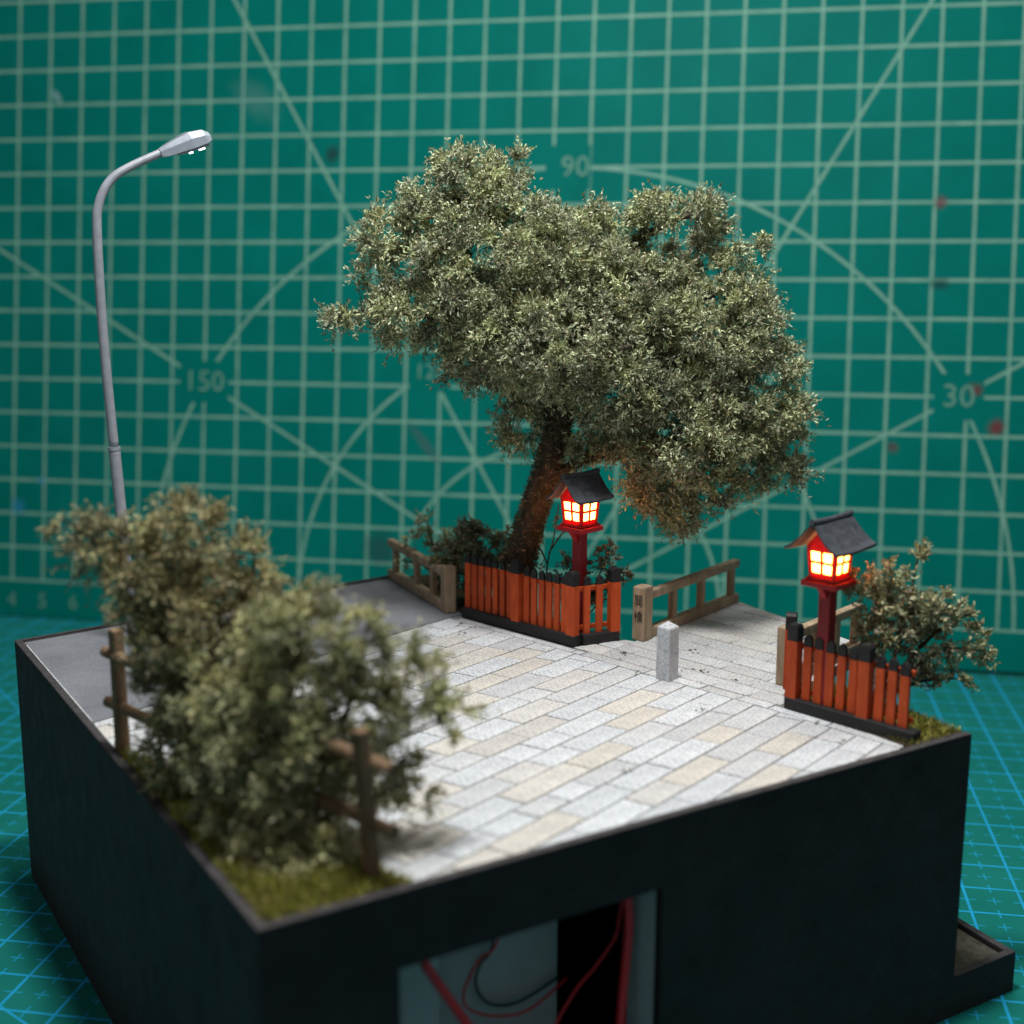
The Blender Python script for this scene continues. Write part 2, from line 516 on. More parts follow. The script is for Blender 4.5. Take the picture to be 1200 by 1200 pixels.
ground_m = mat_shader('table_mat_green', (0.008, 0.150, 0.125), (0.012, 0.180, 0.150), (0.02, 0.36, 0.66), 0.026,
    fan=(14.0, -9.0, (30, 45, 60, 75, 90, 105, 120, 135, 150), (9.0,), 0.022), crosses=True, rough=0.42)
mb = MB()
mb.prism([(-30, -26), (46, -26), (46, 24), (-30, 24)], -0.3, 0.0)
gm = mb.build('cutting_mat', ground_m, bev=0.06)
gm.matrix_world = Matrix.Translation((-0.818, 8.894, -0.002)) @ Matrix.Rotation(-0.718, 4, 'Z')
tag(gm, "green cutting mat with blue grid lines, lying flat under the black base", "cutting mat")

# ------------------------------------------------------------------ the black display base
base = thing('display_base', (6, 6, 0), "black board box with an open front, carrying the miniature street", "display base")
RIM = H + 0.035
T = 0.13
XO0, XO1, ZO0, ZO1 = 1.69, 5.52, 0.35, 3.79
LX, LY = 0.0, 12.65
def board(pts, z0, z1, name='board', m='board', bev=0.012):
    return MB().prism(pts, z0, z1).build(name, M[m], base, bev=bev)
# front board round the opening
front = [((0, XO0), 0, RIM - .02), ((XO1, 11.45), 0, RIM - .02)]
mb = MB()
zt = RIM - 0.02
def fpt(x, z): return (x, 0.0, z)
prof = [(0, 0), (XO0, 0), (XO0, ZO1), (XO1, ZO1), (XO1, 0), (12.94, 0), (12.94, .68), (11.44, .68), (11.44, zt), (0, zt)]
vs = [(x, 0.0, z) for x, z in prof] + [(x, T, z) for x, z in prof]
n_ = len(prof)
mb.poly(vs, [tuple(range(n_)), tuple(range(2 * n_ - 1, n_ - 1, -1))] + [(i, n_ + i, n_ + (i + 1) % n_, (i + 1) % n_) for i in range(n_)])
mb.build('front_board', M['board'], base)
board([(-0.0, T + .002), (T, T + .002), (T, LY), (0, LY)], 0, zt, 'side_board')
board([(T, LY - T + .0), (8.35, 13.64 - T), (8.35, 13.64), (0.002, LY + .002)], 0, zt, 'back_board')
# raw cut edges along the top
def edge(pts, z0=zt, z1=RIM):
    return MB().prism(pts, z0 + .001, z1).build('cut_edge', M['board_edge'], base, bev=0.01, wobble=0.006)
edge([(0, 0), (11.44, 0), (11.44, T), (0, T)])
edge([(0, T), (T, T), (T, LY - .08), (0, LY - .08)])
edge([(0.0, LY - .08), (8.35, 13.56), (8.35, 13.64), (0, LY)])
edge([(11.455, 0), (12.94, 0), (12.94, T), (11.455, T)], .68, .70)
# low ledge beyond the bank
board([(12.94 - T, T + .002), (12.94, T + .002), (13.7, 8.2), (13.7, 13.4), (13.7 - T, 13.4), (13.7 - T, 8.2)], 0, .68, 'ledge_board')
edge([(12.94 - T, T + .002), (12.94, T + .002), (13.7, 8.2), (13.7 - T, 8.2)], .68, .70)
board([(8.4, 13.5), (13.6, 13.42), (13.6, 13.55), (8.4, 13.62)], 0, .68, 'ledge_board')
# bank walls below the deck
BANK = [(11.44, T + .01), (11.44, 3.05), (10.75, 3.45), (10.35, 5.2), (10.0, 6.75), (9.75, 7.6), (9.5, 9.0), (9.35, 11.0), (9.2, 13.3), (8.4, 13.5)]
for a, b in zip(BANK, BANK[1:]):
    d = (Vector(b) - Vector(a)).normalized()
    nrm = Vector((d.y, -d.x))
    p = [Vector(a), Vector(b), Vector(b) - nrm * -.10, Vector(a) - nrm * -.10]
    MB().prism([tuple(q) for q in (p[0] - nrm * .1, p[1] - nrm * .1, p[1], p[0])], 0.3, H - .03).build('bank_wall', M['wall_stone'], base)
# pale foam partitions seen through the opening
board([(XO1 + .002, T + .002), (XO1 + .12, T + .002), (XO1 + .12, 0.72), (XO1 + .002, 0.72)], 0.02, H - .25, 'partition', 'foam')
board([(3.25, 1.9), (5.16, 1.9), (5.16, 2.02), (3.25, 2.02)], 0.9, H - .25, 'partition', 'foam')
board([(1.55, 1.25), (2.90, 1.25), (2.90, 1.37), (1.55, 1.37)], 0.02, H - .25, 'partition', 'foam')
board([(0.2, 0.2), (8.2, 0.2), (8.2, 9.0), (.2, 9.0)], 0.02, 0.1, 'floor_panel')
# deck panel under the paving
DECK = [(T, T), (11.43, T), (11.43, 3.0), (10.7, 3.42), (10.3, 5.2), (9.95, 6.7), (9.7, 7.6), (9.45, 9.0), (9.3, 11.0), (9.15, 13.3), (8.3, 13.5), (T, LY - T)]
board(DECK, H - .22, H - .022, 'deck_panel', 'bed', 0)

tag(MB().prism([(11.46, .14), (12.8, .14), (13.55, 8.2), (13.55, 13.3), (9.3, 13.2), (9.5, 9.0), (10.05, 6.75), (10.8, 3.45), (11.46, 3.05)], .3, .6).build('riverbed', M['dirt']), kind='structure')

# ------------------------------------------------------------------ paving
def clip(poly, a, b):            # keep the left side of a->b
    out = []
    for i in range(len(poly)):
        p, q = poly[i], poly[(i + 1) % len(poly)]
        sp = (b[0] - a[0]) * (p[1] - a[1]) - (b[1] - a[1]) * (p[0] - a[0])
        sq = (b[0] - a[0]) * (q[1] - a[1]) - (b[1] - a[1]) * (q[0] - a[0])
        if sp >= 0:
            out.append(p)
        if (sp >= 0) != (sq >= 0):
            t = sp / (sp - sq)
            out.append((p[0] + (q[0] - p[0]) * t, p[1] + (q[1] - p[1]) * t))
    return out

def area2(p):
    return sum(p[i][0] * p[(i + 1) % len(p)][1] - p[(i + 1) % len(p)][0] * p[i][1] for i in range(len(p))) / 2

def inset(poly, d):
    out = poly
    n = len(poly)
    for i in range(n):
        a, b = poly[i], poly[(i + 1) % n]
        L = math.hypot(b[0] - a[0], b[1] - a[1])
        if L < 1e-4:
            continue
        nx, ny = -(b[1] - a[1]) / L * d, (b[0] - a[0]) / L * d
        out = clip(out, (a[0] + nx, a[1] + ny), (b[0] + nx, b[1] + ny))
        if len(out) < 3:
            return out
    return out

pavement = MB().prism([(1.5, 2.0), (9.3, 2.0), (8.2, 7.4), (1.5, 7.4)], H - .021, H - .016).build('pavement', M['bed'])
tag(pavement, kind='structure')

def paver(poly, m, joint=0.014):
    if area2(poly) < 0:
        poly = poly[::-1]
    p0 = inset(poly, joint)
    if len(p0) < 3 or area2(p0) < 0.006:
        return
    p1 = inset(p0, 0.010)
    if len(p1) != len(p0):
        p1 = [((a[0]) , a[1]) for a in p0]
    n = len(p0)
    dz = rng.uniform(-.004, .004)
    cx = sum(p[0] for p in p0) / n; cy = sum(p[1] for p in p0) / n
    vs = [(x - cx, y - cy, -.02) for x, y in p0] + [(x - cx, y - cy, -.007 + dz) for x, y in p0] + [(x - cx, y - cy, dz) for x, y in p1]
    fs = [tuple(range(2 * n, 3 * n))]
    for k in (0, 1):
        fs += [(k * n + i, k * n + (i + 1) % n, (k + 1) * n + (i + 1) % n, (k + 1) * n + i) for i in range(n)]
    me = bpy.data.meshes.new('paver')
    me.from_pydata(vs, [], fs)
    me.materials.append(M[m])
    o = bpy.data.objects.new('paver', me)
    o.location = (cx, cy, H)
    COL.objects.link(o)
    o.parent = pavement

AR = R(19.2)
P1 = (math.cos(AR), math.sin(AR)); P2 = (-math.sin(AR), math.cos(AR))
def XY(u, v): return (u * P1[0] + v * P2[0], u * P1[1] + v * P2[1])
VS = [7.3, 6.80, 6.27, 5.99, 5.47, 4.93, 4.39, 3.85, 3.39, 2.83, 2.35, 1.83, 1.35, 0.86, 0.39, -0.10, -0.52, -1.0, -1.48, -1.95, -2.40, -2.85, -3.35]
JO = {3: [9.9], 4: [7.78], 5: [6.94, 9.65], 6: [8.1, 9.35], 7: [7.39, 8.46], 8: [7.55, 8.92], 9: [6.61, 7.7, 8.35, 9.64], 10: [5.84, 6.83, 8.02, 9.15],
      11: [4.74, 5.42, 6.41, 7.4, 8.55], 12: [4.37, 5.56, 6.17, 6.9, 8.11, 9.44], 13: [3.86, 4.93, 5.72, 6.49, 7.64, 8.8],
      14: [3.33, 4.48, 6.01, 7.11, 8.25], 15: [3.48, 4.24, 4.92, 5.54, 6.57, 7.75, 9.26], 16: [3.19, 4.61, 5.76, 6.76, 8.02, 8.79],
      17: [4.26, 5.5, 6.35, 7.54, 8.75], 18: [5.94, 7.11, 8.21, 9.2], 19: [6.6, 7.9, 9.22], 20: [7.94, 9.0]}
TAN = [(9.82, 4.14), (8.84, 3.48), (7.99, 3.64), (7.6, 4.73), (7.16, 3.05), (5.53, 2.13), (8.25, 0.58), (6.58, .14), (5.41, .06), (4.23, -.79), (6.74, -1.24), (4.82, .15), (4.14, 1.28), (2.97, .28), (8.7, -.93), (8.82, -1.91), (6.97, -1.32), (7.58, -2.34), (8.85, 1.12)]
BUFF = [(7.43, 2.08), (5.91, 1.67), (5.52, .65), (5.35, .69), (8.99, 2.56), (5.91, -1.26), (9.4, 5.2), (9.5, 5.75), (7.0, 1.6)]
# field: inside the road line, the kerb strip, the grass and the rims
GR0, GR1 = (0.12, 6.35), (1.95, 0.14)
FIELD = [((T, T), (11.4, T)), ((10.12, .1), (9.62, 2.55)), ((9.62, 2.55), (8.66, 6.50)), ((8.66, 6.50), (7.86, 9.75)), ((7.95, 9.94), (T, 7.47)), ((T, 7.4), (T, T)), (GR0, GR1)]
for i in range(len(VS) - 1):
    v1, v0 = VS[i], VS[i + 1]
    js = list(JO.get(i, []))
    lo, hi = (min(js), max(js)) if js else (6.0, 6.0)
    if not js:
        js = [6.0 + rng.uniform(-.4, .4)]; lo = hi = js[0]
    while lo > -1:
        lo -= rng.uniform(.65, 1.3); js.append(lo)
    while hi < 13:
        hi += rng.uniform(.7, 1.25); js.append(hi)
    js.sort()
    for a, b in zip(js, js[1:]):
        sk = .03
        poly = [XY(a + sk, v0), XY(b + sk, v0), XY(b - sk, v1), XY(a - sk, v1)]
        for (p, q) in FIELD:
            poly = clip(poly, p, q)
            if len(poly) < 3:
                break
        if len(poly) < 3:
            continue
        m = None
        for (tu, tv) in TAN:
            if a < tu < b and v0 < tv < v1: m = 'stone_tan'
        for (tu, tv) in BUFF:
            if a < tu < b and v0 < tv < v1: m = 'stone_pink'
        if m is None:
            m = rng.choice(['stone_cool', 'stone_cool', 'stone_cool', 'stone_grey', 'stone_grey'] + (['stone_tan', 'stone_pink'] if b < 4.2 else []))
        paver(poly, m)
# kerb strip along the two fences
def strip(a, b, w, lens, m):
    a, b = Vector(a), Vector(b)
    d = (b - a); L = d.length; d.normalize()
    nn = Vector((-d.y, d.x)) * w
    s = 0
    k = 0
    while s < L - .05:
        e = min(L, s + lens[k % len(lens)])
        p, q = a + d * s, a + d * e
        paver([tuple(p), tuple(q), tuple(q + nn), tuple(p + nn)], m if isinstance(m, str) else m[k % len(m)])
        s = e
        k += 1
strip((7.865, 9.72), (8.66, 6.50), .19, [.9, 1.2, 1.0], ['stone_grey', 'stone_cool'])
strip((8.66, 6.50), (9.62, 2.55), .27, [1.5, 1.2, .75, .9], ['stone_dark', 'stone_grey', 'stone_dark', 'stone_grey'])
strip((9.62, 2.55), (10.115, .14), .21, [1.1, 1.3], ['stone_cool', 'stone_grey'])
# bridge paving: rows square to the bridge
BR = R(-76.34)
Q1 = (math.cos(BR), math.sin(BR)); Q2 = (-math.sin(BR), math.cos(BR))
bridge_polys = [[((8.93, 6.57), (9.89, 2.62)), ((9.9, 2.52), (13.6, 4.22)), ((13.6, 4.22), (13.68, 7.90)), ((13.68, 7.90), (10.05, 6.68))],
                [((8.93, 6.57), (9.89, 2.62)), ((10.05, 6.66), (13.68, 7.88)), ((10.05, 6.68), (9.95, 6.86)), ((9.9, 6.86), (8.7, 6.98))]]
org = (8.93, 6.57)
v = 0.0
row = 0
bj = {0: [1.6, 2.75, 3.5], 1: [.6, 1.5, 3.2], 2: [1.2, 2.3], 3: [.8, 2.2, 3.3]}
while v < 6.2:
    v2 = v + [.46, .42, .44, .5, .46, .5, .5, .52, .5][row % 9]
    js = bj.get(row, [rng.uniform(-.3, .5)])
    js = [-3.6 + rng.uniform(0, .4), -2.5, -1.3, -.2] + js if row else [-.6] + js
    js = sorted(js)
    while js[-1] < 6:
        js.append(js[-1] + rng.uniform(.85, 1.35))
    for a, b in zip(js, js[1:]):
        quad = [(org[0] + u_ * Q1[0] + w_ * Q2[0], org[1] + u_ * Q1[1] + w_ * Q2[1]) for u_, w_ in ((a, v), (b, v), (b + .03, v2), (a - .02, v2))]
        for bp in bridge_polys:
            poly = quad
            for (p, q) in bp:
                poly = clip(poly, p, q)
                if len(poly) < 3:
                    break
            if len(poly) < 3:
                continue
            paver(poly, rng.choice(['stone_dark', 'stone_dark', 'stone_grey', 'stone_pink' if row == 0 else 'stone_dark']) if v < 2.2 else rng.choice(['stone_grey', 'stone_cool', 'stone_pink', 'stone_dark']))
    v = v2
    row += 1
bridge = tag(MB().prism([(9.9, 2.9), (10.75, 3.35), (13.62, 4.15), (13.7, 7.95), (10.05, 6.72)], H - .3, H - .0225).build('bridge_deck', M['wall_stone']), kind='structure')

road = MB().prism([(T + .005, 7.50), (7.95, 9.97), (8.2, 10.0), (8.42, 13.5), (T + .005, LY - .085)], H - .021, H - .002).build('road', M['road'])
tag(road, kind='structure')
# thin white painted line at the rim edge of the road
MB().prism([(T + .012, 7.55), (T + .035, 7.55), (T + .035, 12.3), (T + .012, 12.3)], H - .0015, H + .003).build('edge_line', M['stone_grey'], road)
# soil patches behind the fences and in the front corner
tag(MB().prism([(T, T), (1.93, T), (.12 + .01, 6.3)], H - .021, H + .01).build('soil_patch', M['soil'], wobble=.01), kind='structure')
tag(MB().prism([(10.22, T), (11.42, T), (11.42, 3.02), (10.95, 3.25), (10.05, 2.40)], H - .021, H + .02).build('soil_patch', M['soil'], wobble=.01), kind='structure')
tag(MB().prism([(8.78, 7.1), (9.8, 6.95), (9.68, 7.6), (9.43, 9.0), (9.28, 11.0), (9.13, 13.3), (8.5, 13.4), (8.2, 10.05)], H - .021, H + .02).build('soil_patch', M['soil'], wobble=.01), kind='structure')

# ------------------------------------------------------------------ foliage generator
def leaf_mesh(name, pos, dirs, L, Wd, cols, material, parent=None, kind='stuff', curl=0.35):
    """each leaf a narrow bent strip of two quads"""
    n = len(pos)
    dirs = dirs / np.maximum(np.linalg.norm(dirs, axis=1, keepdims=True), 1e-6)
    rnd = NR.normal(size=(n, 3))
    side = np.cross(dirs, rnd)
    side /= np.maximum(np.linalg.norm(side, axis=1, keepdims=True), 1e-6)
    nor = np.cross(side, dirs)
    L = L[:, None]; Wd = Wd[:, None]
    mid = pos + dirs * L * 0.5 + nor * L * curl * 0.35
    tip = pos + dirs * L * 0.95 - nor * L * curl * 0.1
    V = np.stack([pos - side * Wd * .30, pos + side * Wd * .30, mid + side * Wd * .5, mid - side * Wd * .5, tip + side * Wd * .16, tip - side * Wd * .16], 1).reshape(-1, 3)
    org = np.array(ORG[parent]) if parent else np.zeros(3)
    V = V - org
    idx = np.arange(n)[:, None] * 6
    F = np.concatenate([idx + np.array([[0, 1, 2, 3]]), idx + np.array([[3, 2, 4, 5]])], 1).reshape(-1, 4)
    me = bpy.data.meshes.new(name)
    me.vertices.add(len(V)); me.loops.add(F.size); me.polygons.add(len(F))
    me.vertices.foreach_set('co', V.astype(np.float32).ravel())
    me.loops.foreach_set('vertex_index', F.astype(np.int32).ravel())
    me.polygons.foreach_set('loop_start', np.arange(0, F.size, 4, dtype=np.int32))
    me.update(calc_edges=True)
    at = me.attributes.new('Col', 'FLOAT_COLOR', 'POINT')
    c = np.repeat(np.concatenate([cols, np.ones((n, 1))], 1), 6, axis=0)
    at.data.foreach_set('color', c.astype(np.float32).ravel())
    me.materials.append(material)
    o = bpy.data.objects.new(name, me)
    COL.objects.link(o)
    if parent:
        o.parent = parent
        ORG[o] = ORG[parent]
    if kind:
        o['kind'] = kind
    return o

def palette(n, stops, weights):
    stops = np.array(stops)
    k = NR.choice(len(stops), size=n, p=np.array(weights) / sum(weights))
    c = stops[k] * NR.uniform(.75, 1.25, size=(n, 1)) * NR.uniform(.93, 1.07, size=(n, 3))
    return np.clip(c, 0.004, 1)

def rand_dirs(n):
    v = NR.normal(size=(n, 3))
    return v / np.linalg.norm(v, axis=1, keepdims=True)

def frame(T0, a, z, d):
    return np.array([T0[0], T0[1], H]) + RH * a + DH * d + np.array([0, 0, z])

def crown(name, T0, blobs, parent, stops, weights, cl_den, cl_r, twigs, leaves, Lr, Wr, twig_len, inner=0.55, sag=0.15, roots=None, droop=0.0, twig_r=0.006, thin=1.0):
    """blobs: (a, z, d, ra, rz, rd, density). Leaves sit in tufts along short twigs that spread from many small
    clumps through each blob. Twigs are meshed too."""
    P, D, CI = [], [], []
    tw = []
    for (a, z, d, ra, rz, rd, den) in blobs:
        c = frame(T0, a, z, d)
        area_ = 4 * math.pi * ((ra * rz) ** 1.6 / 3 + (ra * rd) ** 1.6 / 3 + (rz * rd) ** 1.6 / 3) ** (1 / 1.6)
        nc = max(3, int(area_ * cl_den * den))
        dirs = rand_dirs(nc)
        rho = 1 - np.abs(NR.normal(size=nc)) * (1 - inner) * 0.6
        rho = np.clip(rho, 0.2, 1.0)
        for k in range(nc):
            u_ = dirs[k]
            off = RH * u_[0] * ra + np.array([0, 0, 1]) * u_[2] * rz + DH * u_[1] * rd
            nz = noise.noise(Vector(c + off) * 0.9)
            cc = c + off * (rho[k] * (1 + 0.22 * nz))
            out = off / (np.linalg.norm(off) + 1e-6)
            r_c = cl_r * NR.uniform(.6, 1.35)
            nt_ = max(2, int(twigs * NR.uniform(.6, 1.3)))
            td = rand_dirs(nt_) + out * 0.75 + np.array([0, 0, .15 - droop])
            td /= np.linalg.norm(td, axis=1, keepdims=True)
            tl = r_c * NR.uniform(.5, 1.3, nt_)
            hue = NR.uniform(-1, 1)
            for j in range(nt_):
                nl = max(3, int(leaves * NR.uniform(.7, 1.3)))
                s = NR.uniform(.12, 1.0, nl)[:, None]
                bend = np.array([0, 0, -sag * tl[j]])
                pp = cc + td[j] * tl[j] * s + bend * s ** 2
                pp = pp + NR.normal(size=(nl, 3)) * 0.016
                dd = td[j] * 0.8 + NR.normal(size=(nl, 3)) * 0.75 * 0.8
                P.append(pp); D.append(dd); CI.append(np.full(nl, hue))
                if NR.uniform() < thin * .5:
                    tw.append((cc, cc + td[j] * tl[j] * .9 + bend * .8))
            if roots is not None and NR.uniform() < .5:
                k2 = int(np.argmin([np.linalg.norm(np.array(q) - cc) for q in roots]))
                tw.append((np.array(roots[k2]), cc))
    P = np.concatenate(P); D = np.concatenate(D); CI = np.concatenate(CI)
    n = len(P)
    cols = palette(n, stops, weights)
    cols *= (1 + 0.28 * CI)[:, None]
    cols[:, 2] *= (1 - .10 * CI)
    L = NR.uniform(*Lr, n); Wd = NR.uniform(*Wr, n)
    o = leaf_mesh(name, P, D, L, Wd, cols, M['leaf'], parent)
    mb = MB()
    for p, q in tw:
        p, q = Vector(p), Vector(q)
        if (q - p).length < .02:
            continue
        m_ = (p + q) / 2 + Vector(NR.normal(size=3)) * (q - p).length * .10
        mb.tube([p, m_, q], [twig_r, twig_r * .8, twig_r * .5], 3, cap=False)
    t = mb.build('twigs', M['twig'], parent)
    t['kind'] = 'stuff'
    return o

def grass_patch(name, tri_list, n, hgt, label, stops, zmax=0.0):
    P = []
    for (a, b, c), w in tri_list:
        k = int(n * w)
        u_, v_ = NR.uniform(size=k), NR.uniform(size=k)
        f = u_ + v_ > 1
        u_[f], v_[f] = 1 - u_[f], 1 - v_[f]
        a, b, c = np.array(a), np.array(b), np.array(c)
        P.append(a + (b - a) * u_[:, None] + (c - a) * v_[:, None])
    P = np.concatenate(P)
    n = len(P)
    P = np.concatenate([P, np.full((n, 1), H + .0)], 1)
    D = NR.normal(size=(n, 3)) * .55 + np.array([0, 0, 1])
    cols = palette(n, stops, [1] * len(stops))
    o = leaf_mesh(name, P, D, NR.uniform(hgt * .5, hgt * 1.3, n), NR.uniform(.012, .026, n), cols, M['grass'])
    return tag(o, label, 'grass')

GR = [(0.25, 0.25, 0.035), (0.36, 0.34, 0.06), (0.18, 0.20, 0.03), (0.42, 0.37, 0.11)]
grass_patch('grass', [(((T, T), (1.95, T), (.16, 6.4)), 1.0)], 9000, .13, "olive green grass on the wedge under the two big front shrubs", GR)
grass_patch('grass', [(((10.3, T + .02), (11.4, T + .02), (11.4, 2.9)), .6), (((10.3, T + .02), (11.4, 2.9), (10.0, 2.5)), .4)], 5000, .11, "short green grass at the right corner behind the fence end", GR)
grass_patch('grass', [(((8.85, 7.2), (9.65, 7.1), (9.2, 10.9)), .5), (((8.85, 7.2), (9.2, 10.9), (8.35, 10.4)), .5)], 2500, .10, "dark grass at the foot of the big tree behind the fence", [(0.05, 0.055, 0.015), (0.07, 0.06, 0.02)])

# ------------------------------------------------------------------ the big tree
T0 = (9.15, 8.9)
tree = thing('tree', (8.78, 9.13, H), "big leaning tree with grey-green crown behind the orange fence", "tree")
SAGE = [(0.60, 0.61, 0.375), (0.47, 0.50, 0.295), (0.33, 0.36, 0.20), (0.17, 0.175, 0.09), (0.30, 0.25, 0.125), (0.80, 0.79, 0.54)]
SW = [1.1, 1.5, 1.4, .8, .45, .35]
tp = [frame(T0, *q) for q in ((-.44, -.05, .0), (-.37, .45, .0), (-.27, 1.1, 0), (-.02, 2.1, 0), (.32, 3.2, 0), (.56, 4.15, 0), (.76, 5.05, 0), (.7, 6.2, .1), (.6, 7.2, .1))]
MB().tube(spline(tp, 5), list(np.interp(np.linspace(0, 8, 41), [0, 1, 2, 3, 4, 5, 6, 7, 8], [.44, .35, .30, .275, .25, .225, .19, .13, .06])), 14, wob=.28).build('trunk', M['bark'], tree, smooth=True)
limbs = [[(.20, 2.75, 0), (.62, 3.05, -.1), (1.1, 3.33, -.2), (1.95, 3.52, -.3), (2.9, 3.6, -.2), (3.8, 3.6, -.1)],
         [(.46, 4.15, 0), (-.1, 4.9, .3), (-.9, 5.4, .4), (-2.0, 6.0, .2), (-3.3, 6.1, .1)],
         [(.66, 5.05, 0), (1.5, 5.6, -.4), (2.6, 6.0, -.5), (3.6, 6.6, -.2)],
         [(.7, 6.1, .1), (-.2, 7.0, 0), (-1.3, 7.9, 0), (-1.5, 8.6, 0)],
         [(.70, 6.2, .1), (1.4, 7.0, .2), (2.4, 7.7, .2), (3.2, 8.0, .1)],
         [(.40, 4.0, 0), (.2, 4.4, 1.0), (.4, 5.0, 2.0)],
         [(.6, 4.8, 0), (1.2, 5.3, -1.2), (1.7, 5.6, -2.0)]]
roots = []
for lb in limbs:
    pts = spline([frame(T0, *q) for q in lb], 5)
    roots += [tuple(p) for p in pts[4:]]
    MB().tube(pts, list(np.linspace(.15, .035, len(pts))), 8, wob=.25).build('limb', M['bark'], tree, smooth=True)
TB = [(-1.37, 8.38, 0, .95, .68, .8, 1), (-2.72, 7.45, 0, .66, .55, .6, .8), (-3.5, 6.1, 0, .50, .22, .3, .55), (-3.05, 6.6, .1, .4, .5, .4, .55),
      (-.57, 7.05, -.3, 1.6, 1.35, 1.7, 1), (-2.0, 6.15, 0, 1.1, .75, .9, .9), (.72, 7.15, .2, 1.15, .88, 1.4, 1),
      (.25, 5.7, -.7, 1.6, 1.1, 1.6, 1), (1.9, 6.2, 0, 1.2, 1.05, 1.6, 1), (2.75, 7.85, .2, .9, .5, .7, .85), (3.72, 7.35, .2, .6, .40, .5, .7),
      (3.30, 5.75, 0, 1.35, 1.15, 1.5, 1), (4.15, 4.5, .1, 1.1, 1.2, 1.2, 1), (2.95, 4.1, -.4, 1.35, 1.15, 1.4, 1), (4.72, 3.35, .2, .65, .6, .7, .9),
      (2.45, 2.95, -.2, .65, .5, .6, 1.0), (2.9, 2.15, -.2, .22, .42, .25, 2.2), (1.6, 4.9, -.8, 1.05, .85, 1.2, 1), (-.23, 3.95, .5, .38, .5, .4, 1.2),
      (-.85, 5.3, -.2, .9, .68, 1.0, .9), (-.41, 8.75, .2, .55, .28, .4, .8), (1.0, 6.0, 1.8, 1.9, 1.3, 1.1, .6), (3.6, 2.75, 0, .6, .35, .5, .7),
      (1.35, 3.58, -.2, .60, .16, .22, 2.2), (1.9, 3.72, -.2, .5, .28, .3, 1.6), (-3.75, 5.95, .0, .25, .12, .15, .6), (4.2, 6.3, .1, .45, .4, .5, .7)]
crown('crown', T0, TB, tree, SAGE, SW, 7.6, .36, 21, 12, (.05, .11), (.019, .036), .3, inner=.62, roots=roots, twig_r=.009, thin=.3)
# moss and leaf scraps sticking to the trunk
n = 4200
s = NR.uniform(.4, 5.2, n)
ctr = np.stack([np.interp(s, range(9), [p[i] for p in tp]) for i in range(3)], 1)
an = NR.uniform(0, 2 * math.pi, n)
rad = np.interp(s, range(9), [.44, .35, .30, .275, .25, .225, .19, .13, .06]) * 1.02
dv = RH * np.cos(an)[:, None] + DH * np.sin(an)[:, None]
o = leaf_mesh('moss', ctr + dv * rad[:, None], dv + NR.normal(size=(n, 3)) * .9, NR.uniform(.05, .11, n), NR.uniform(.02, .035, n), palette(n, [(0.17, .15, .09), (.24, .19, .10), (.14, .15, .085), (.09, .08, .05)], [1, 1, 1, 1]), M['leaf'], tree)

lp = [frame(T0, *q) for q in limbs[0]]
n = 1500
s = NR.uniform(.6, 4.0, n)
ctr = np.stack([np.interp(s, range(6), [p[i] for p in lp]) for i in range(3)], 1)
dv = rand_dirs(n)
leaf_mesh('moss', ctr + dv * .13, dv + NR.normal(size=(n, 3)) * .7, NR.uniform(.05, .10, n), NR.uniform(.018, .03, n), palette(n, [(.34, .24, .10), (.26, .19, .09), (.36, .33, .18), (.18, .14, .07)], [1, 1, .7, .7]), M['leaf'], tree)

# ------------------------------------------------------------------ shrubs
def shrub(name, foot, T_, label, blobs, stems, stops, weights, **kw):
    t = thing(name, (*foot, H), label, 'shrub', None)
    roots = []
    for st in stems:
        pts = spline([frame(T_, *q) for q in st], 5)
        roots += [tuple(p) for p in pts[3:]]
        MB().tube(pts, list(np.linspace(kw.get('stem_r', .06), .012, len(pts))), 6, wob=.2).build('stem', M['twig'], t, smooth=True)
    kw.pop('stem_r', None)
    crown('foliage', T_, blobs, t, stops, weights, roots=roots, **kw)
    return t

BROWN = [(0.48, .43, .22), (.36, .325, .165), (.25, .21, .10), (.40, .29, .145), (.56, .51, .30), (.30, .31, .14)]
PALE = [(.60, .57, .30), (.45, .435, .22), (.31, .30, .145), (.72, .68, .41), (.20, .195, .095)]
S1 = (.62, 4.25)
shrub('shrub', S1, S1, "tallest front shrub, brownish olive, hiding the street lamp's foot",
      [(-.95, 3.35, 0, .50, .30, .35, .8), (-.72, 2.95, 0, .42, .38, .35, .85), (-.5, 3.3, 0, .4, .3, .3, .8), (-1.35, 3.72, 0, .30, .10, .12, .6), (.10, 3.55, 0, .62, .42, .5, 1), (.85, 3.05, .1, .45, .45, .4, .8), (-.22, 2.6, 0, .62, .65, .6, 1),
       (.30, 2.3, -.1, .95, .85, .8, 1), (-.22, 1.9, 0, .5, .5, .5, .8), (.95, 1.9, .2, .65, .7, .6, .9), (1.3, 2.5, .1, .45, .45, .4, .8), (.9, 1.1, 0, .6, .5, .5, .9), (.10, 1.3, 0, .62, .7, .7, 1), (.5, .9, 0, .75, .6, .6, .9), (.05, .55, -.2, .5, .45, .5, .8)],
      [[(0, 0, 0), (-.1, 1.2, 0), (-.35, 2.4, 0), (-.95, 3.3, 0), (-1.5, 3.75, 0)], [(.1, 0, 0), (.25, 1.3, .1), (.15, 2.6, .1), (.1, 3.7, 0)], [(.1, 0, 0), (.5, 1.2, 0), (.9, 2.4, .1), (1.0, 3.3, .1)]],
      BROWN, [1, 1.3, 1, .6, .5, .8], cl_den=10.5, cl_r=.30, twigs=13, leaves=11, Lr=(.04, .085), Wr=(.018, .034), twig_len=.25, inner=.35, twig_r=.009, thin=.5, stem_r=.08)
S2 = (.85, 2.15)
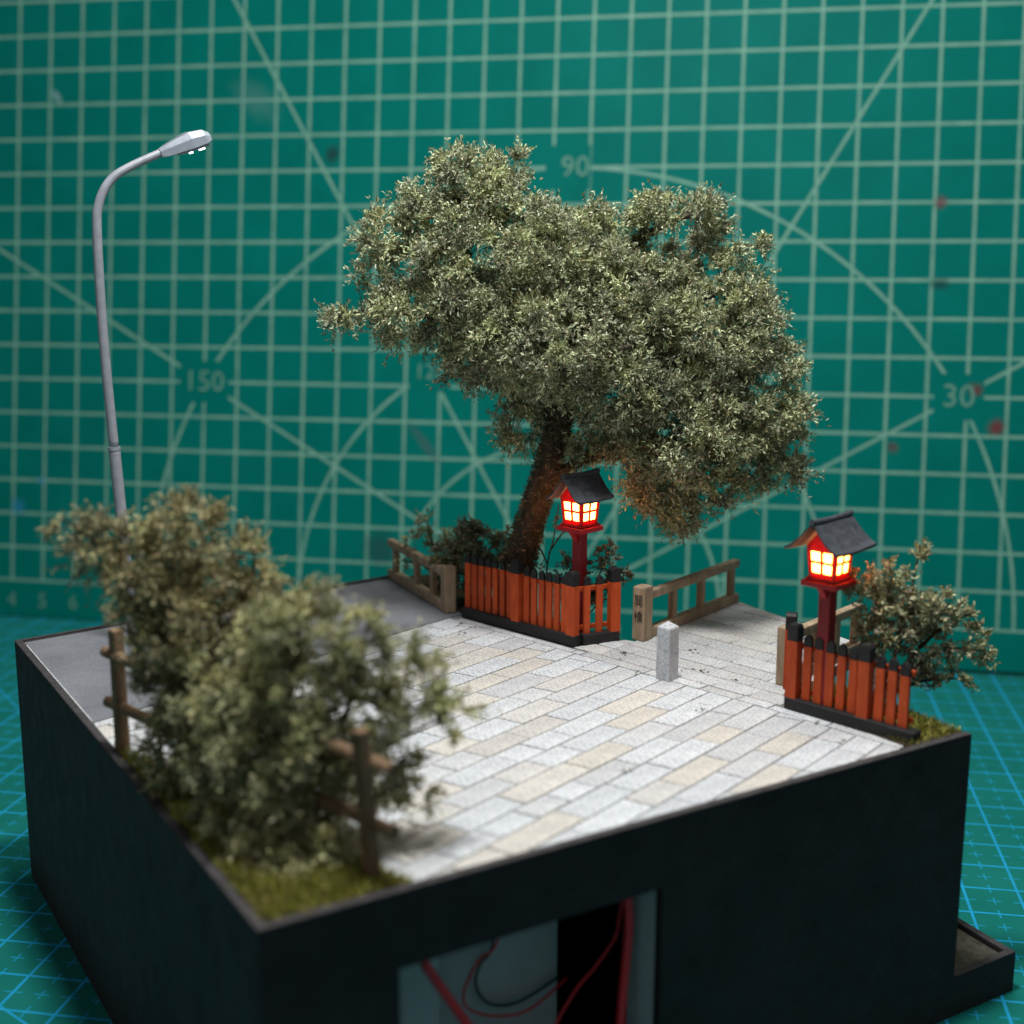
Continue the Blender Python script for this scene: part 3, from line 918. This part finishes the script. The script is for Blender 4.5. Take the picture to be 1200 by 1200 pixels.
shrub('shrub', S2, S2, "pale green front shrub at the near corner, overhanging the log rails",
      [(.55, 2.85, 0, .55, .36, .45, .8), (1.25, 2.75, 0, .45, .33, .4, .8), (1.85, 2.15, .1, .45, .40, .4, .75), (2.15, 1.55, .1, .35, .28, .3, .7), (.40, 2.05, -.1, .58, .5, .5, .9), (1.0, 2.2, .1, .38, .36, .36, .8), (1.35, 1.7, 0, .5, .45, .5, .8),
       (-.12, 1.25, 0, .55, .5, .5, .95), (.40, .95, -.2, .62, .52, .6, .9), (1.15, .85, -.1, .65, .5, .5, .85), (1.85, .75, .1, .42, .30, .3, .7), (.05, .35, -.2, .55, .40, .45, 1), (.75, .15, -.3, .55, .35, .4, .9), (-.55, .85, .3, .40, .36, .3, .9), (.55, .02, -.5, .65, .32, .4, 1.2), (.25, .08, -.5, .5, .30, .4, 1.1), (.45, .0, -.8, .3, .2, .25, 1), (.95, .12, -.7, .3, .25, .3, 1), (-.38, .35, .2, .42, .32, .3, 1), (.7, 1.4, -.1, .6, .45, .5, 1), (-.5, 1.7, .4, .5, .5, .4, .9), (.1, 2.4, .3, .5, .4, .4, .9)],
      [[(0, 0, 0), (.2, 1.0, 0), (.45, 2.0, 0), (.6, 3.0, 0)], [(.1, 0, 0), (.7, .9, -.1), (1.2, 1.9, 0), (1.4, 2.9, 0)], [(.1, .1, 0), (.9, .7, 0), (1.6, 1.2, .1), (2.3, 1.6, .1)], [(.1, .1, 0), (.9, .35, 0), (1.9, .75, .1)]],
      PALE, [1, 1.4, 1.1, .5, .6], cl_den=11.5, cl_r=.26, twigs=13, leaves=11, Lr=(.04, .085), Wr=(.018, .036), twig_len=.25, inner=.35, twig_r=.009, thin=.5, stem_r=.08)
OLIVE = [(.48, .46, .28), (.37, .36, .205), (.27, .265, .14), (.58, .54, .35), (.20, .21, .11), (.32, .23, .12)]
S3 = (11.0, 1.6)
shrub('shrub', S3, S3, "open-twigged shrub at the right corner, touching the lit lantern",
      [(-.22, 2.12, 0, .38, .26, .3, 1.1), (-.15, 1.7, 0, .3, .25, .3, .8), (.22, 2.3, 0, .22, .16, .2, .7), (.62, 2.45, .1, .08, .25, .1, .9), (.35, 1.75, 0, .55, .40, .45, .9), (.95, 1.65, .1, .4, .36, .4, .8), (.10, 1.25, -.1, .42, .4, .4, .7),
       (.75, 1.05, 0, .55, .36, .4, .8), (1.5, 1.25, .1, .30, .28, .3, .65), (1.70, .90, .1, .28, .12, .2, .7), (1.15, .55, 0, .35, .14, .2, .7), (.45, .6, 0, .45, .3, .3, .7), (1.45, 1.55, .1, .12, .1, .1, .7)],
      [[(0, 0, 0), (.1, .8, 0), (.1, 1.5, 0), (-.1, 2.2, 0)], [(0, 0, 0), (.3, .9, 0), (.5, 1.7, .1), (.63, 2.7, .1)], [(0, 0, 0), (.6, .7, 0), (1.2, 1.0, .1), (1.85, .95, .1)], [(.3, .3, 0), (.8, .5, 0), (1.4, .5, .1)], [(.2, .4, 0), (.9, 1.2, .1), (1.5, 1.6, .1)]],
      OLIVE, [1, 1.3, 1, .5, .7, .5], cl_den=14, cl_r=.18, twigs=9, leaves=8, Lr=(.055, .10), Wr=(.022, .040), twig_len=.2, inner=.3, twig_r=.008, thin=.8, stem_r=.045)
DARK = [(.34, .34, .21), (.25, .26, .15), (.43, .42, .28), (.16, .165, .09)]
S4 = (8.75, 10.75)
shrub('shrub', S4, S4, "dark round shrub between the left railing post and the tree trunk",
      [(-.42, .95, 0, .32, .36, .3, 1.2), (.0, 1.25, 0, .34, .32, .3, 1.2), (.9, .8, 0, .3, .35, .25, 1), (.3, 1.55, 0, .22, .20, .2, .8), (.5, 1.1, .1, .30, .34, .3, .9), (.1, .6, 0, .6, .35, .4, .9), (-.05, 1.6, 0, .12, .15, .12, .6), (.72, 1.35, 0, .12, .16, .12, .6)],
      [[(0, 0, 0), (.05, .8, 0), (.1, 1.6, 0)], [(0, 0, 0), (.3, .7, 0), (.45, 1.2, 0)]], DARK, [1, 1.2, .7, .8], cl_den=15, cl_r=.19, twigs=9, leaves=8, Lr=(.06, .11), Wr=(.026, .046), twig_len=.2, inner=.4, twig_r=.008, thin=.5, stem_r=.05)
S5 = (8.95, 12.1)
shrub('shrub', S5, S5, "small pale shrub peeking over the left wooden railing",
      [(-.45, 1.35, 0, .30, .34, .25, 1.3), (.25, 1.0, 0, .3, .3, .25, 1), (-.70, .95, 0, .22, .2, .2, .7), (-.25, .85, 0, .35, .3, .3, .8), (-.95, .55, 0, .12, .15, .12, .6), (0, .5, 0, .35, .3, .3, .8)],
      [[(0, 0, 0), (-.2, .7, 0), (-.45, 1.6, 0)], [(0, 0, 0), (-.5, .5, 0), (-.95, .6, 0)]], SAGE, SW, cl_den=11, cl_r=.16, twigs=6, leaves=6, Lr=(.06, .11), Wr=(.022, .04), twig_len=.2, inner=.3, twig_r=.008, thin=.6, stem_r=.035)
REDB = [(.24, .16, .09), (.19, .19, .10), (.29, .24, .14), (.17, .11, .065)]
S6 = (9.32, 7.75)
shrub('shrub', S6, S6, "thin dark sprigs standing behind the red lantern post",
      [(.10, 1.15, 0, .25, .38, .2, 1.5), (.70, 1.45, 0, .22, .32, .2, 1.4), (.95, 1.15, 0, .2, .2, .15, 1.4), (-.1, .8, 0, .3, .3, .2, 1.6), (.5, .85, 0, .35, .3, .25, 1.6), (-.15, 1.45, 0, .12, .25, .12, 1)],
      [[(0, 0, 0), (.05, .8, 0), (.12, 1.6, 0)], [(0, 0, 0), (.4, .8, 0), (.75, 1.8, 0)], [(.1, .1, 0), (.6, .7, 0), (1.0, 1.3, 0)]], REDB, [1, 1, .7, .6], cl_den=15, cl_r=.15, twigs=5, leaves=6, Lr=(.05, .10), Wr=(.024, .042), twig_len=.15, inner=.2, twig_r=.007, thin=1, stem_r=.02)
S7 = (8.85, 8.45)
shrub('shrub', S7, S7, "bare fine sprigs at the tree trunk, lit warm by the lantern",
      [(.50, 2.1, 0, .14, .2, .12, .35), (.12, 1.75, 0, .22, .14, .12, .4), (-.35, 1.55, 0, .3, .12, .12, .4), (-.55, 1.95, 0, .12, .15, .1, .4), (.3, 1.1, 0, .3, .3, .2, .5), (-.3, 1.0, 0, .35, .25, .2, .5)],
      [[(.25, 0, 0), (.3, 1.2, 0), (.42, 1.8, -.05), (.52, 2.45, 0)], [(.3, 1.3, 0), (.1, 1.7, 0), (-.12, 1.75, 0)], [(0, 0, 0), (-.2, 1.1, 0), (-.5, 1.6, 0), (-.75, 1.62, 0)], [(.33, 1.5, 0), (.6, 1.9, 0), (.8, 2.0, 0)]], REDB, [1, .6, .7, .9], cl_den=9, cl_r=.12, twigs=4, leaves=2, Lr=(.04, .08), Wr=(.018, .03), twig_len=.15, inner=.2, twig_r=.008, thin=2, stem_r=.018)

# loose scraps fallen on the paving
n = 46
P = np.zeros((0, 3)); D = np.zeros((0, 3))
spots = [(7.75, 9.35), (7.9, 9.0), (7.5, 8.8), (9.75, 4.75), (9.95, 4.55), (9.1, 5.9), (9.4, 6.1), (10.1, 3.9), (9.8, 1.6), (9.6, .9), (6.05, 1.6), (8.3, 7.0), (2.25, 0.8), (2.6, .9), (10.6, 5.6), (6.6, 11.2), (6.8, 11.3), (8.6, 3.0), (9.3, 1.2), (8.9, 5.1)]
for sx_, sy_ in spots:
    k = rng.randint(3, 9)
    q = np.array([[sx_, sy_, H + .012]]) + NR.normal(size=(k, 3)) * np.array([.045, .045, .004])
    P = np.concatenate([P, q]); D = np.concatenate([D, NR.normal(size=(k, 3)) * np.array([1, 1, .25])])
k = len(P)
tag(leaf_mesh('leaf_litter', P, D, NR.uniform(.04, .09, k), NR.uniform(.018, .034, k), palette(k, [(.08, .07, .04), (.12, .12, .05), (.04, .035, .03)], [1, 1, 1]), M['leaf']), "loose leaf scraps scattered over the pale paving", 'leaf litter')

# ------------------------------------------------------------------ picket fences
def picket(parent, foot, ax, w, t, z0, z1, pointed=False, lean=0.0):
    """one upright board: orange below, black painted cap on top"""
    ax = Vector(ax).normalized()
    ay = Vector((-ax.y, ax.x, 0))
    capz = z1 - w * 1.35
    f = Vector((foot[0], foot[1], 0))
    o = MB().box(f + Vector((0, 0, (z0 + capz) / 2)), ax, ay, (0, 0, 1), w / 2, t / 2, (capz - z0) / 2).build('post' if w > .17 else 'picket', M['orange'], parent, bev=.006)
    hw, ht = w / 2 + .001, t / 2 + .001
    mb = MB()
    if w > .17:
        pr = [(-hw, capz), (hw, capz), (hw, z1 - w * .22), (hw * .6, z1), (-hw * .6, z1), (-hw, z1 - w * .22)]
    else:
        pr = [(-hw, capz), (hw, capz), (hw, z1 - w * .42), (hw * .22, z1 - w * .02), (-hw * .22, z1 - w * .02), (-hw, z1 - w * .42)]
    vs = [f + ax * a - ay * ht + Vector((0, 0, z)) for a, z in pr] + [f + ax * a + ay * ht + Vector((0, 0, z)) for a, z in pr]
    m_ = len(pr)
    mb.poly(vs, [tuple(range(m_)), tuple(range(2 * m_ - 1, m_ - 1, -1))] + [(i, m_ + i, m_ + (i + 1) % m_, (i + 1) % m_) for i in range(m_)])
    mb.build('cap', M['black_paint'], o, bev=.006)
    return o

def fence_run(parent, a, b, n, bigs, rail_ext=(0, 0), z0=.165, zt=1.30, w=.130, off=.12, big_front=False, ztb=1.30):
    """pickets from a to b (ground points of the outer face), rails behind; bigs: index -> width"""
    a, b = Vector((*a, 0)), Vector((*b, 0))
    d = (b - a).normalized()
    nrm = Vector((-d.y, d.x, 0))          # inward
    wid = [.20 if i in bigs else w for i in range(n)]
    L = (b - a).length
    gap = (L - sum(wid) + wid[0] / 2 + wid[-1] / 2) / (n - 1)
    at_ = [0.0]
    for i in range(1, n):
        at_.append(at_[-1] + wid[i - 1] / 2 + gap + wid[i] / 2)
    for i in range(n):
        t = at_[i] / L
        p = a.lerp(b, t)
        big = i in bigs
        ww = .20 if big else w * rng.uniform(.94, 1.05)
        c = p + nrm * (off if not big else off - .03)
        zz = H + (zt + (ztb - zt) * t) + (.12 if big else rng.uniform(-.008, .008))
        picket(parent, (c.x, c.y), d, ww, .06 if not big else .17, H + (z0 if not big else z0 - .03), zz)
    for zr in (.30, 1.04):
        p = a + nrm * (off + .085) - d * rail_ext[0]; q = b + nrm * (off + .085) + d * rail_ext[1]
        MB().bar(p + Vector((0, 0, H + zr)), q + Vector((0, 0, H + zr)), .05, .09).build('rail', M['orange'], parent, bev=.008)

def sill(parent, a, b, w=.22, h=.20):
    a, b = Vector((*a, 0)), Vector((*b, 0))
    d = (b - a).normalized()
    nrm = Vector((-d.y, d.x, 0))
    MB().bar(a + nrm * w / 2 + Vector((0, 0, H + h / 2)), b + nrm * w / 2 + Vector((0, 0, H + h / 2)), w, h).build('sill', M['black_paint'], parent, bev=.012, wobble=.006)

fA = thing('picket_fence', (8.8, 6.94, H), "orange picket fence with black caps in front of the big tree", "fence", "orange picket fences")
aL, aC, aR = (8.06, 9.84), (8.82, 6.94), (9.82, 6.84)
sill(fA, aL, aC)
sill(fA, (aC[0] + .219, aC[1] - .020), aR)
fence_run(fA, (8.08, 9.76), (8.80, 7.05), 15, {7, 14}, rail_ext=(.03, .05))
fence_run(fA, (9.16, 6.905), (9.73, 6.850), 3, {2}, rail_ext=(.25, .02), w=.13)
fB = thing('picket_fence', (9.84, 2.41, H), "orange picket fence with black caps below the right lantern", "fence", "orange picket fences")
bL, bR = (9.84, 2.41), (10.34, 0.155)
sill(fB, bL, bR)
fence_run(fB, (9.865, 2.31), (10.29, .42), 10, {0, 6}, rail_ext=(.0, .12), ztb=1.22, w=.15)
sill(fB, (10.45, 2.84), (10.06, 2.51), w=.14, h=.12)
picket(fB, (10.36, 2.85), (.76, .65, 0), .20, .17, H + .12, H + 1.42)
MB().bar((9.98, 2.50, H + 1.0), (10.34, 2.80, H + 1.0), .05, .09).build('rail', M['orange'], fB, bev=.008)
MB().bar((9.98, 2.50, H + .42), (10.34, 2.80, H + .42), .05, .09).build('rail', M['orange'], fB, bev=.008)

# ------------------------------------------------------------------ lanterns
def lantern(foot, label, rs=1.0):
    t = thing('lantern', (*foot, H), label, 'lantern', 'lit red lanterns')
    F = Vector((*foot, H))
    def pt(a, b, z): return F + E1 * a + E2 * b + Vector((0, 0, z))
    MB().box(pt(0, 0, 1.06), E1, E2, (0, 0, 1), .105, .105, 1.06).build('post', M['red_post'], t, bev=.012)
    tr = MB().box(pt(0, 0, 2.165), E1, E2, (0, 0, 1), .315, .315, .045).build('tray', M['red_tray'], t, bev=.010)
    MB().box(pt(0, 0, 2.235), E1, E2, (0, 0, 1), .262, .262, .025).build('tray_step', M['red_tray'], tr, bev=.007)
    # small bracket under the tray
    MB().poly([pt(-.112, -.05, 2.115), pt(-.112, .05, 2.115), pt(-.27, .05, 2.115), pt(-.27, -.05, 2.115), pt(-.112, -.05, 1.92), pt(-.112, .05, 1.92)],
              [(0, 1, 2, 3), (0, 4, 5, 1), (3, 2, 5, 4), (0, 3, 4), (1, 5, 2)]).build('bracket', M['red_tray'], t)
    z0, z1 = 2.262, 2.735
    w0, w1 = .225, .262
    body = None
    for fi in range(4):
        an = A14 + fi * math.pi / 2
        nx = Vector((math.cos(an), math.sin(an), 0)); sx_ = Vector((-math.sin(an), math.cos(an), 0))
        def wp(u_, v_, dep=0.0):          # u -1..1 across, v 0..1 up
            w = w0 + (w1 - w0) * v_
            return F + nx * (w - dep) + sx_ * (u_ * w) + Vector((0, 0, z0 + (z1 - z0) * v_))
        mb = MB()
        def rect(u0, u1, v0, v1, dep=.0, th=.03):
            vs = [wp(u0, v0, dep), wp(u1, v0, dep), wp(u1, v1, dep), wp(u0, v1, dep), wp(u0, v0, dep + th), wp(u1, v0, dep + th), wp(u1, v1, dep + th), wp(u0, v1, dep + th)]
            mb.poly(vs, [(0, 1, 2, 3), (4, 7, 6, 5), (0, 4, 5, 1), (1, 5, 6, 2), (2, 6, 7, 3), (3, 7, 4, 0)])
        e_ = .999 if fi % 2 == 0 else .90
        rect(-e_, -.74, 0, 1); rect(.74, e_, 0, 1)
        rect(-.74, .74, 0, .16); rect(-.74, .74, .88, 1)
        rect(-.10, .10, .16, .88, .004, .02); rect(-.74, -.10, .475, .565, .004, .02); rect(.10, .74, .475, .565, .004, .02)
        fr_ = mb.build('window_frame', M['red_body'], t)
        for (u0, u1) in ((-.74, -.10), (.10, .74)):
            for (v0, v1) in ((.16, .475), (.565, .88)):
                mb = MB()
                mb.poly([wp(u0, v0, .015), wp(u1, v0, .015), wp(u1, v1, .015), wp(u0, v1, .015)], [(0, 1, 2, 3)])   # a single sheet of paper
                mb.build('pane', M['pane'], fr_)
    # gable ends above the windows
    for sgn in (-1, 1):
        x_ = sgn * .262
        prf = [(-.26, 2.737), (.26, 2.737), (.262, 2.76), (0, 3.06), (-.262, 2.76)]
        vs = [pt(x_, b, z) for b, z in prf] + [pt(x_ - sgn * .03, b, z) for b, z in prf]
        MB().poly(vs, [(0, 1, 2, 3, 4), (9, 8, 7, 6, 5)] + [(i, 5 + i, 5 + (i + 1) % 5, (i + 1) % 5) for i in range(5)]).build('gable', M['red_body'], t)
    # curved roof
    mb = MB()
    L = .575 * rs
    prof = [(.455, 2.735), (.37, 2.785), (.26, 2.88), (.15, 3.005), (.05, 3.14), (0.0, 3.17)]
    prof = [(a * rs, z) for a, z in prof]
    prof = [(-a, z) for a, z in prof] + prof[-2::-1]
    nx_ = 9
    grid = []
    for k in range(nx_):
        s_ = -1 + 2 * k / (nx_ - 1)
        ring = [pt(s_ * L * (1 + .06 * abs(b) / .5), b, z + .035 * s_ * s_ * (abs(b) / .5) + .010 * noise.noise(Vector((s_ * 3, b * 6, foot[0])))) for b, z in prof]
        grid.append(ring)
    m_ = len(prof)
    vs = [v for r in grid for v in r]
    vs += [v - Vector((0, 0, .042)) for v in vs]
    q = nx_ * m_
    fs = []
    for k in range(nx_ - 1):
        for j in range(m_ - 1):
            a_ = k * m_ + j
            fs += [(a_, a_ + 1, a_ + m_ + 1, a_ + m_), (q + a_, q + a_ + m_, q + a_ + m_ + 1, q + a_ + 1)]
    for k in range(nx_ - 1):
        for j in (0, m_ - 1):
            a_ = k * m_ + j
            fs.append((a_, a_ + m_, q + a_ + m_, q + a_))
    for k in (0, nx_ - 1):
        for j in range(m_ - 1):
            a_ = k * m_ + j
            fs.append((a_, q + a_, q + a_ + 1, a_ + 1))
    rf = mb.poly(vs, fs).build('roof', M['roof'], t)
    MB().tube([pt(s_ * L * 1.03, 0, 3.175 + .022 * s_ * s_) for s_ in np.linspace(-1, 1, 9)], .047, 9, wob=.1).build('ridge_cap', M['roof'], rf, smooth=False)
    # the bulb
    d = bpy.data.lights.new('lantern_bulb', 'POINT')
    d.energy = 10.0
    d.color = (1.0, 0.60, 0.28)
    d.shadow_soft_size = .06
    o = bpy.data.objects.new('lantern_bulb', d)
    o.location = (-.03, -.03, 2.50)
    COL.objects.link(o)
    o.parent = t
    return t
lantern((9.21, 7.335), "lit red lantern on a post beside the tree trunk", .86)
lantern((10.18, 1.89), "lit red lantern on a post at the right, beside the open-twigged shrub")

# ------------------------------------------------------------------ wooden railings
def railing(foot, far, label, posts, bal, hp=1.05, pw=.27, ztop=.93, letters=False, pd=None):
    t = thing('railing', (*foot, H), label, 'railing', 'wooden bridge railings')
    a, b = Vector((*foot, H)), Vector((*far, H))
    d = (b - a); L = d.length; d.normalize()
    s_ = Vector((-d.y, d.x, 0))
    Z = Vector((0, 0, 1))
    MB().box(a + Z * hp / 2, d, s_, Z, (pd or pw) / 2, pw / 2, hp / 2).build('post', M['rail_wood'], t, bev=.03, seg=2)
    MB().bar(a + d * .14 + Z * (ztop - .09), b + Z * (ztop - .09), .17, .17).build('top_rail', M['rail_wood'], t, bev=.03, seg=2, wobble=.01)
    MB().bar(a + d * .14 + Z * .10, b + Z * .10, .19, .19).build('bottom_rail', M['rail_wood'], t, bev=.025, seg=2, wobble=.01)
    for f in bal:
        p = a + d * (L * f)
        MB().box(p + Z * .52, d, s_, Z, .075, .065, .345).build('baluster', M['rail_wood'], t, bev=.012)
    return t, a, d, s_
rr, a_, d_, s_ = railing((10.24, 6.70), (13.62, 7.92), "wooden railing with two black characters on its post, beyond the stone bollard",
        1, (.30, .60, .94), hp=1.05, pw=.27, pd=.30)
# the two characters, brushed in black on the post's face
STRK = {  # strokes in a 0..1 box: polylines
    'xun': [[(.12, .95), (.40, .95), (.40, .78), (.14, .78), (.14, .62), (.42, .62)], [(.14, .95), (.14, .78)], [(.42, .62), (.42, .70)],
            [(.55, .95), (.85, .95), (.85, .78), (.57, .78), (.57, .62), (.90, .62)], [(.57, .95), (.57, .78)], [(.90, .62), (.90, .70)],
            [(.12, .47), (.88, .47)], [(.35, .57), (.35, .28)], [(.65, .57), (.65, .28)], [(.05, .28), (.95, .28)], [(.38, .22), (.15, .03)], [(.62, .22), (.90, .03)]],
    'qiao': [[(.02, .70), (.36, .70)], [(.19, .98), (.19, .02)], [(.19, .68), (.03, .35)], [(.20, .66), (.35, .45)],
             [(.80, .98), (.48, .88)], [(.42, .78), (.98, .78)], [(.68, .90), (.42, .58)], [(.68, .78), (.97, .58)],
             [(.56, .62), (.82, .62), (.82, .50), (.56, .50), (.56, .62)], [(.44, .02), (.44, .40), (.96, .40), (.96, .03)], [(.58, .30), (.82, .30), (.82, .14), (.58, .14), (.58, .30)]]}
face_c = a_ - d_ * .153
for key, zc in (('xun', .78), ('qiao', .47)):
    mb = MB()
    wch, hch = .185, .235
    for st in STRK[key]:
        for p, q in zip(st, st[1:]):
            P0 = face_c - s_ * ((p[0] - .5) * wch) + Vector((0, 0, zc + (p[1] - .5) * hch))
            P1_ = face_c - s_ * ((q[0] - .5) * wch) + Vector((0, 0, zc + (q[1] - .5) * hch))
            dd = (P1_ - P0).normalized() * .006
            mb.bar(P0 - dd, P1_ + dd, .010 + .005 * rng.random(), .004, upv=d_)
    mb.build('character', M['ink'], rr)
railing((8.02, 10.30), (8.36, 13.60), "wooden railing at the far edge of the grey road, left of the fence", 1, (.24, .52, .90), hp=.97, pw=.25, ztop=.90)
railing((10.72, 3.30), (13.2, 4.05), "wooden railing half hidden behind the right lantern and shrub", 1, (.36, .66, .95), hp=1.02, pw=.26)

# ------------------------------------------------------------------ stone bollard
bo = thing('bollard', (9.17, 4.58, H), "pale granite bollard with a pyramid top, alone on the paving", "bollard")
bw = .143
c4 = Vector((9.17, 4.58, 0))
mb = MB()
ring = []
for z, w in ((H - .01, bw), (H + .93, bw * .97)):
    ring.append([c4 + (E1 * i + E2 * j) * w + Vector((0, 0, z)) for i, j in ((-1, -1), (1, -1), (1, 1), (-1, 1))])
mb.poly(ring[0] + ring[1], [(3, 2, 1, 0), (4, 5, 6, 7)] + [(i, (i + 1) % 4, 4 + (i + 1) % 4, 4 + i) for i in range(4)])
mb.build('shaft', M['bollard'], bo, bev=.014)
top = [c4 + (E1 * i + E2 * j) * bw * .965 + Vector((0, 0, H + .931)) for i, j in ((-1, -1), (1, -1), (1, 1), (-1, 1))] + [c4 + Vector((0, 0, H + 1.035))]
MB().poly(top, [(3, 2, 1, 0)] + [(i, (i + 1) % 4, 4) for i in range(4)]).build('pyramid_cap', M['bollard'], bo, bev=.006)

# ------------------------------------------------------------------ log rail fence in the front corner
lf = thing('log_fence', (.9, 3.2, H), "dark two-rail log fence buried in the front shrubs", "fence")
pA, pB = Vector((.22, 6.05, H)), Vector((1.60, .50, H))
dl = (pB - pA).normalized()
for p, h, lean in ((pA, 1.86, (0, 0, 0)), (pB, 1.84, (-.10, .05, 0))):
    MB().bar(p - Vector((0, 0, .02)), p + Vector((0, 0, h)) + Vector(lean), .17, .17, upv=(dl.x, dl.y, 0)).build('post', M['log_wood'], lf, bev=.03, seg=2, wobble=.012)
pm = (pA + pB) / 2
MB().bar(pm, pm + Vector((0, 0, 1.8)), .17, .17, upv=(dl.x, dl.y, 0)).build('post', M['log_wood'], lf, bev=.03, seg=2, wobble=.012)
sd = Vector((-dl.y, dl.x, 0))
for z in (.70, 1.46):
    k0 = pA - dl * .30 - sd * .03
    k1 = pB + dl * .34 + sd * .06
    pts = [k0.lerp(k1, i / 10) + Vector((0, 0, z - .03 * (i / 10))) for i in range(11)]
    MB().tube(pts, .085, 10, wob=.12).build('log_rail', M['log_wood'], lf, smooth=False)

# ------------------------------------------------------------------ street lamp
sl = thing('street_lamp', (1.92, 11.47, H), "slender grey street lamp with curved arm at the left", "street lamp")
yb = 11.47
MB().tube([(1.92, yb, H - .01), (1.92, yb, H + .08)], [.17, .15], 14).build('foot_plate', M['metal'], sl)
lo = [(1.92, yb, H), (1.80, yb, 7.39), (1.75, yb, 8.42)]
MB().tube(spline(lo, 6), .104, 14).build('lower_pole', M['metal'], sl, smooth=True)
MB().tube([(1.751, yb, 8.39), (1.749, yb, 8.45)], .112, 14).build('collar', M['metal_light'], sl)
arm = [(1.75, yb, 8.42), (1.67, yb, 10.35), (1.66, yb, 12.2), (1.72, yb, 12.75), (1.93, yb, 13.15), (2.28, yb, 13.40), (2.9, yb, 13.69)]
pp = spline(arm, 8)
MB().tube(pp, list(np.linspace(.088, .072, len(pp))), 12).build('upper_pole', M['metal'], sl, smooth=True)
# cobra head: tapered wedge, flat top facet
hd0, hd1 = Vector((2.84, yb, 13.66)), Vector((3.75, yb, 13.98))
ax = (hd1 - hd0).normalized(); az = Vector((-ax.z, 0, ax.x)); ay = Vector((0, 1, 0))
Lh = (hd1 - hd0).length
secs = [(0, .085, .075, -.07), (.12, .12, .11, -.095), (.62, .215, .20, -.10), (.88, .225, .17, -.09), (1.0, .17, .09, -.055)]
mb = MB()
vs = []
for s_, w, zt_, zb in secs:
    c = hd0 + ax * (Lh * s_)
    vs += [c + ay * (-w) + az * zb, c + ay * w + az * zb, c + ay * w + az * (zt_ * .35), c + ay * (w * .62) + az * zt_, c + ay * (-w * .62) + az * zt_, c + ay * (-w) + az * (zt_ * .35)]
fs = [tuple(range(5, -1, -1)), tuple(range(24, 30))]
for k in range(4):
    fs += [(k * 6 + i, k * 6 + (i + 1) % 6, (k + 1) * 6 + (i + 1) % 6, (k + 1) * 6 + i) for i in range(6)]
head = mb.poly(vs, fs).build('lamp_head', M['metal_light'], sl, bev=.008)
MB().poly([hd0 + ax * (Lh * s_) + ay * (w * f_) + az * z for s_, w, z, f_ in ((.14, .115, .122, -.5), (.14, .115, .122, .5), (.62, .215, .208, .5), (.62, .215, .208, -.5), (.84, .22, .186, -.5), (.84, .22, .186, .5))],
          [(0, 1, 2, 3), (3, 2, 5, 4)]).build('top_panel', M['lens'], head)
c = hd0 + ax * (Lh * .64) - az * .115
MB().box(c, ax, ay, az, .27, .15, .022).build('lens', M['lens'], head, bev=.01)
for s_, yy in ((.56, -.06), (.76, -.07), (.82, -.02)):
    c = hd0 + ax * (Lh * s_) - az * .15 + ay * yy
    MB().box(c, ax, ay, az, .035, .022, .016).build('led', M['led'], head, bev=.006)

# ------------------------------------------------------------------ wires in the opening
def wire(pts, r, m, label):
    o = MB().tube(spline(pts, 8), r, 8).build('wire', M[m], smooth=True)
    tag(o, label, 'wire', 'wires inside the base')
wire([(2.36, .72, 4.4), (2.38, .7, 3.41), (2.47, .68, 3.15), (2.71, .62, 2.72), (2.95, .55, 2.29), (3.25, .5, 1.6), (3.4, .5, .2)], .062, 'red_wire', "thick red wire at the left of the opening")
wire([(4.2, 1.6, 4.3), (4.0, 1.6, 2.8), (3.67, 1.6, 2.52), (3.45, 1.6, 2.15), (3.5, 1.6, 1.87), (3.93, 1.6, 1.61), (4.49, 1.6, 1.53), (5.2, 1.7, 1.75)], .019, 'red_wire', "thin red wire looping before the pale panel")
wire([(4.25, 1.8, 4.3), (4.03, 1.8, 2.64), (3.81, 1.8, 2.32), (3.75, 1.8, 2.01), (3.98, 1.8, 1.67), (4.48, 1.8, 1.56), (5.25, 1.8, 1.78)], .019, 'black_wire', "thin black wire looping before the pale panel")
wire([(5.27, .46, 4.4), (5.29, .45, 3.65), (5.33, .45, 3.15), (5.3, .45, 2.66), (5.23, .43, 2.05), (5.16, .4, 1.31), (5.1, .4, .2)], .065, 'red_wire', "thick red wire at the right of the opening")
wire([(5.31, .56, 3.6), (5.36, .7, 3.12), (5.36, .8, 2.75), (5.13, .9, 2.36), (4.76, .92, 2.03), (4.4, .95, 1.4), (4.3, 1.0, .2)], .019, 'red_wire', "thin red wire slanting before the dark gap")
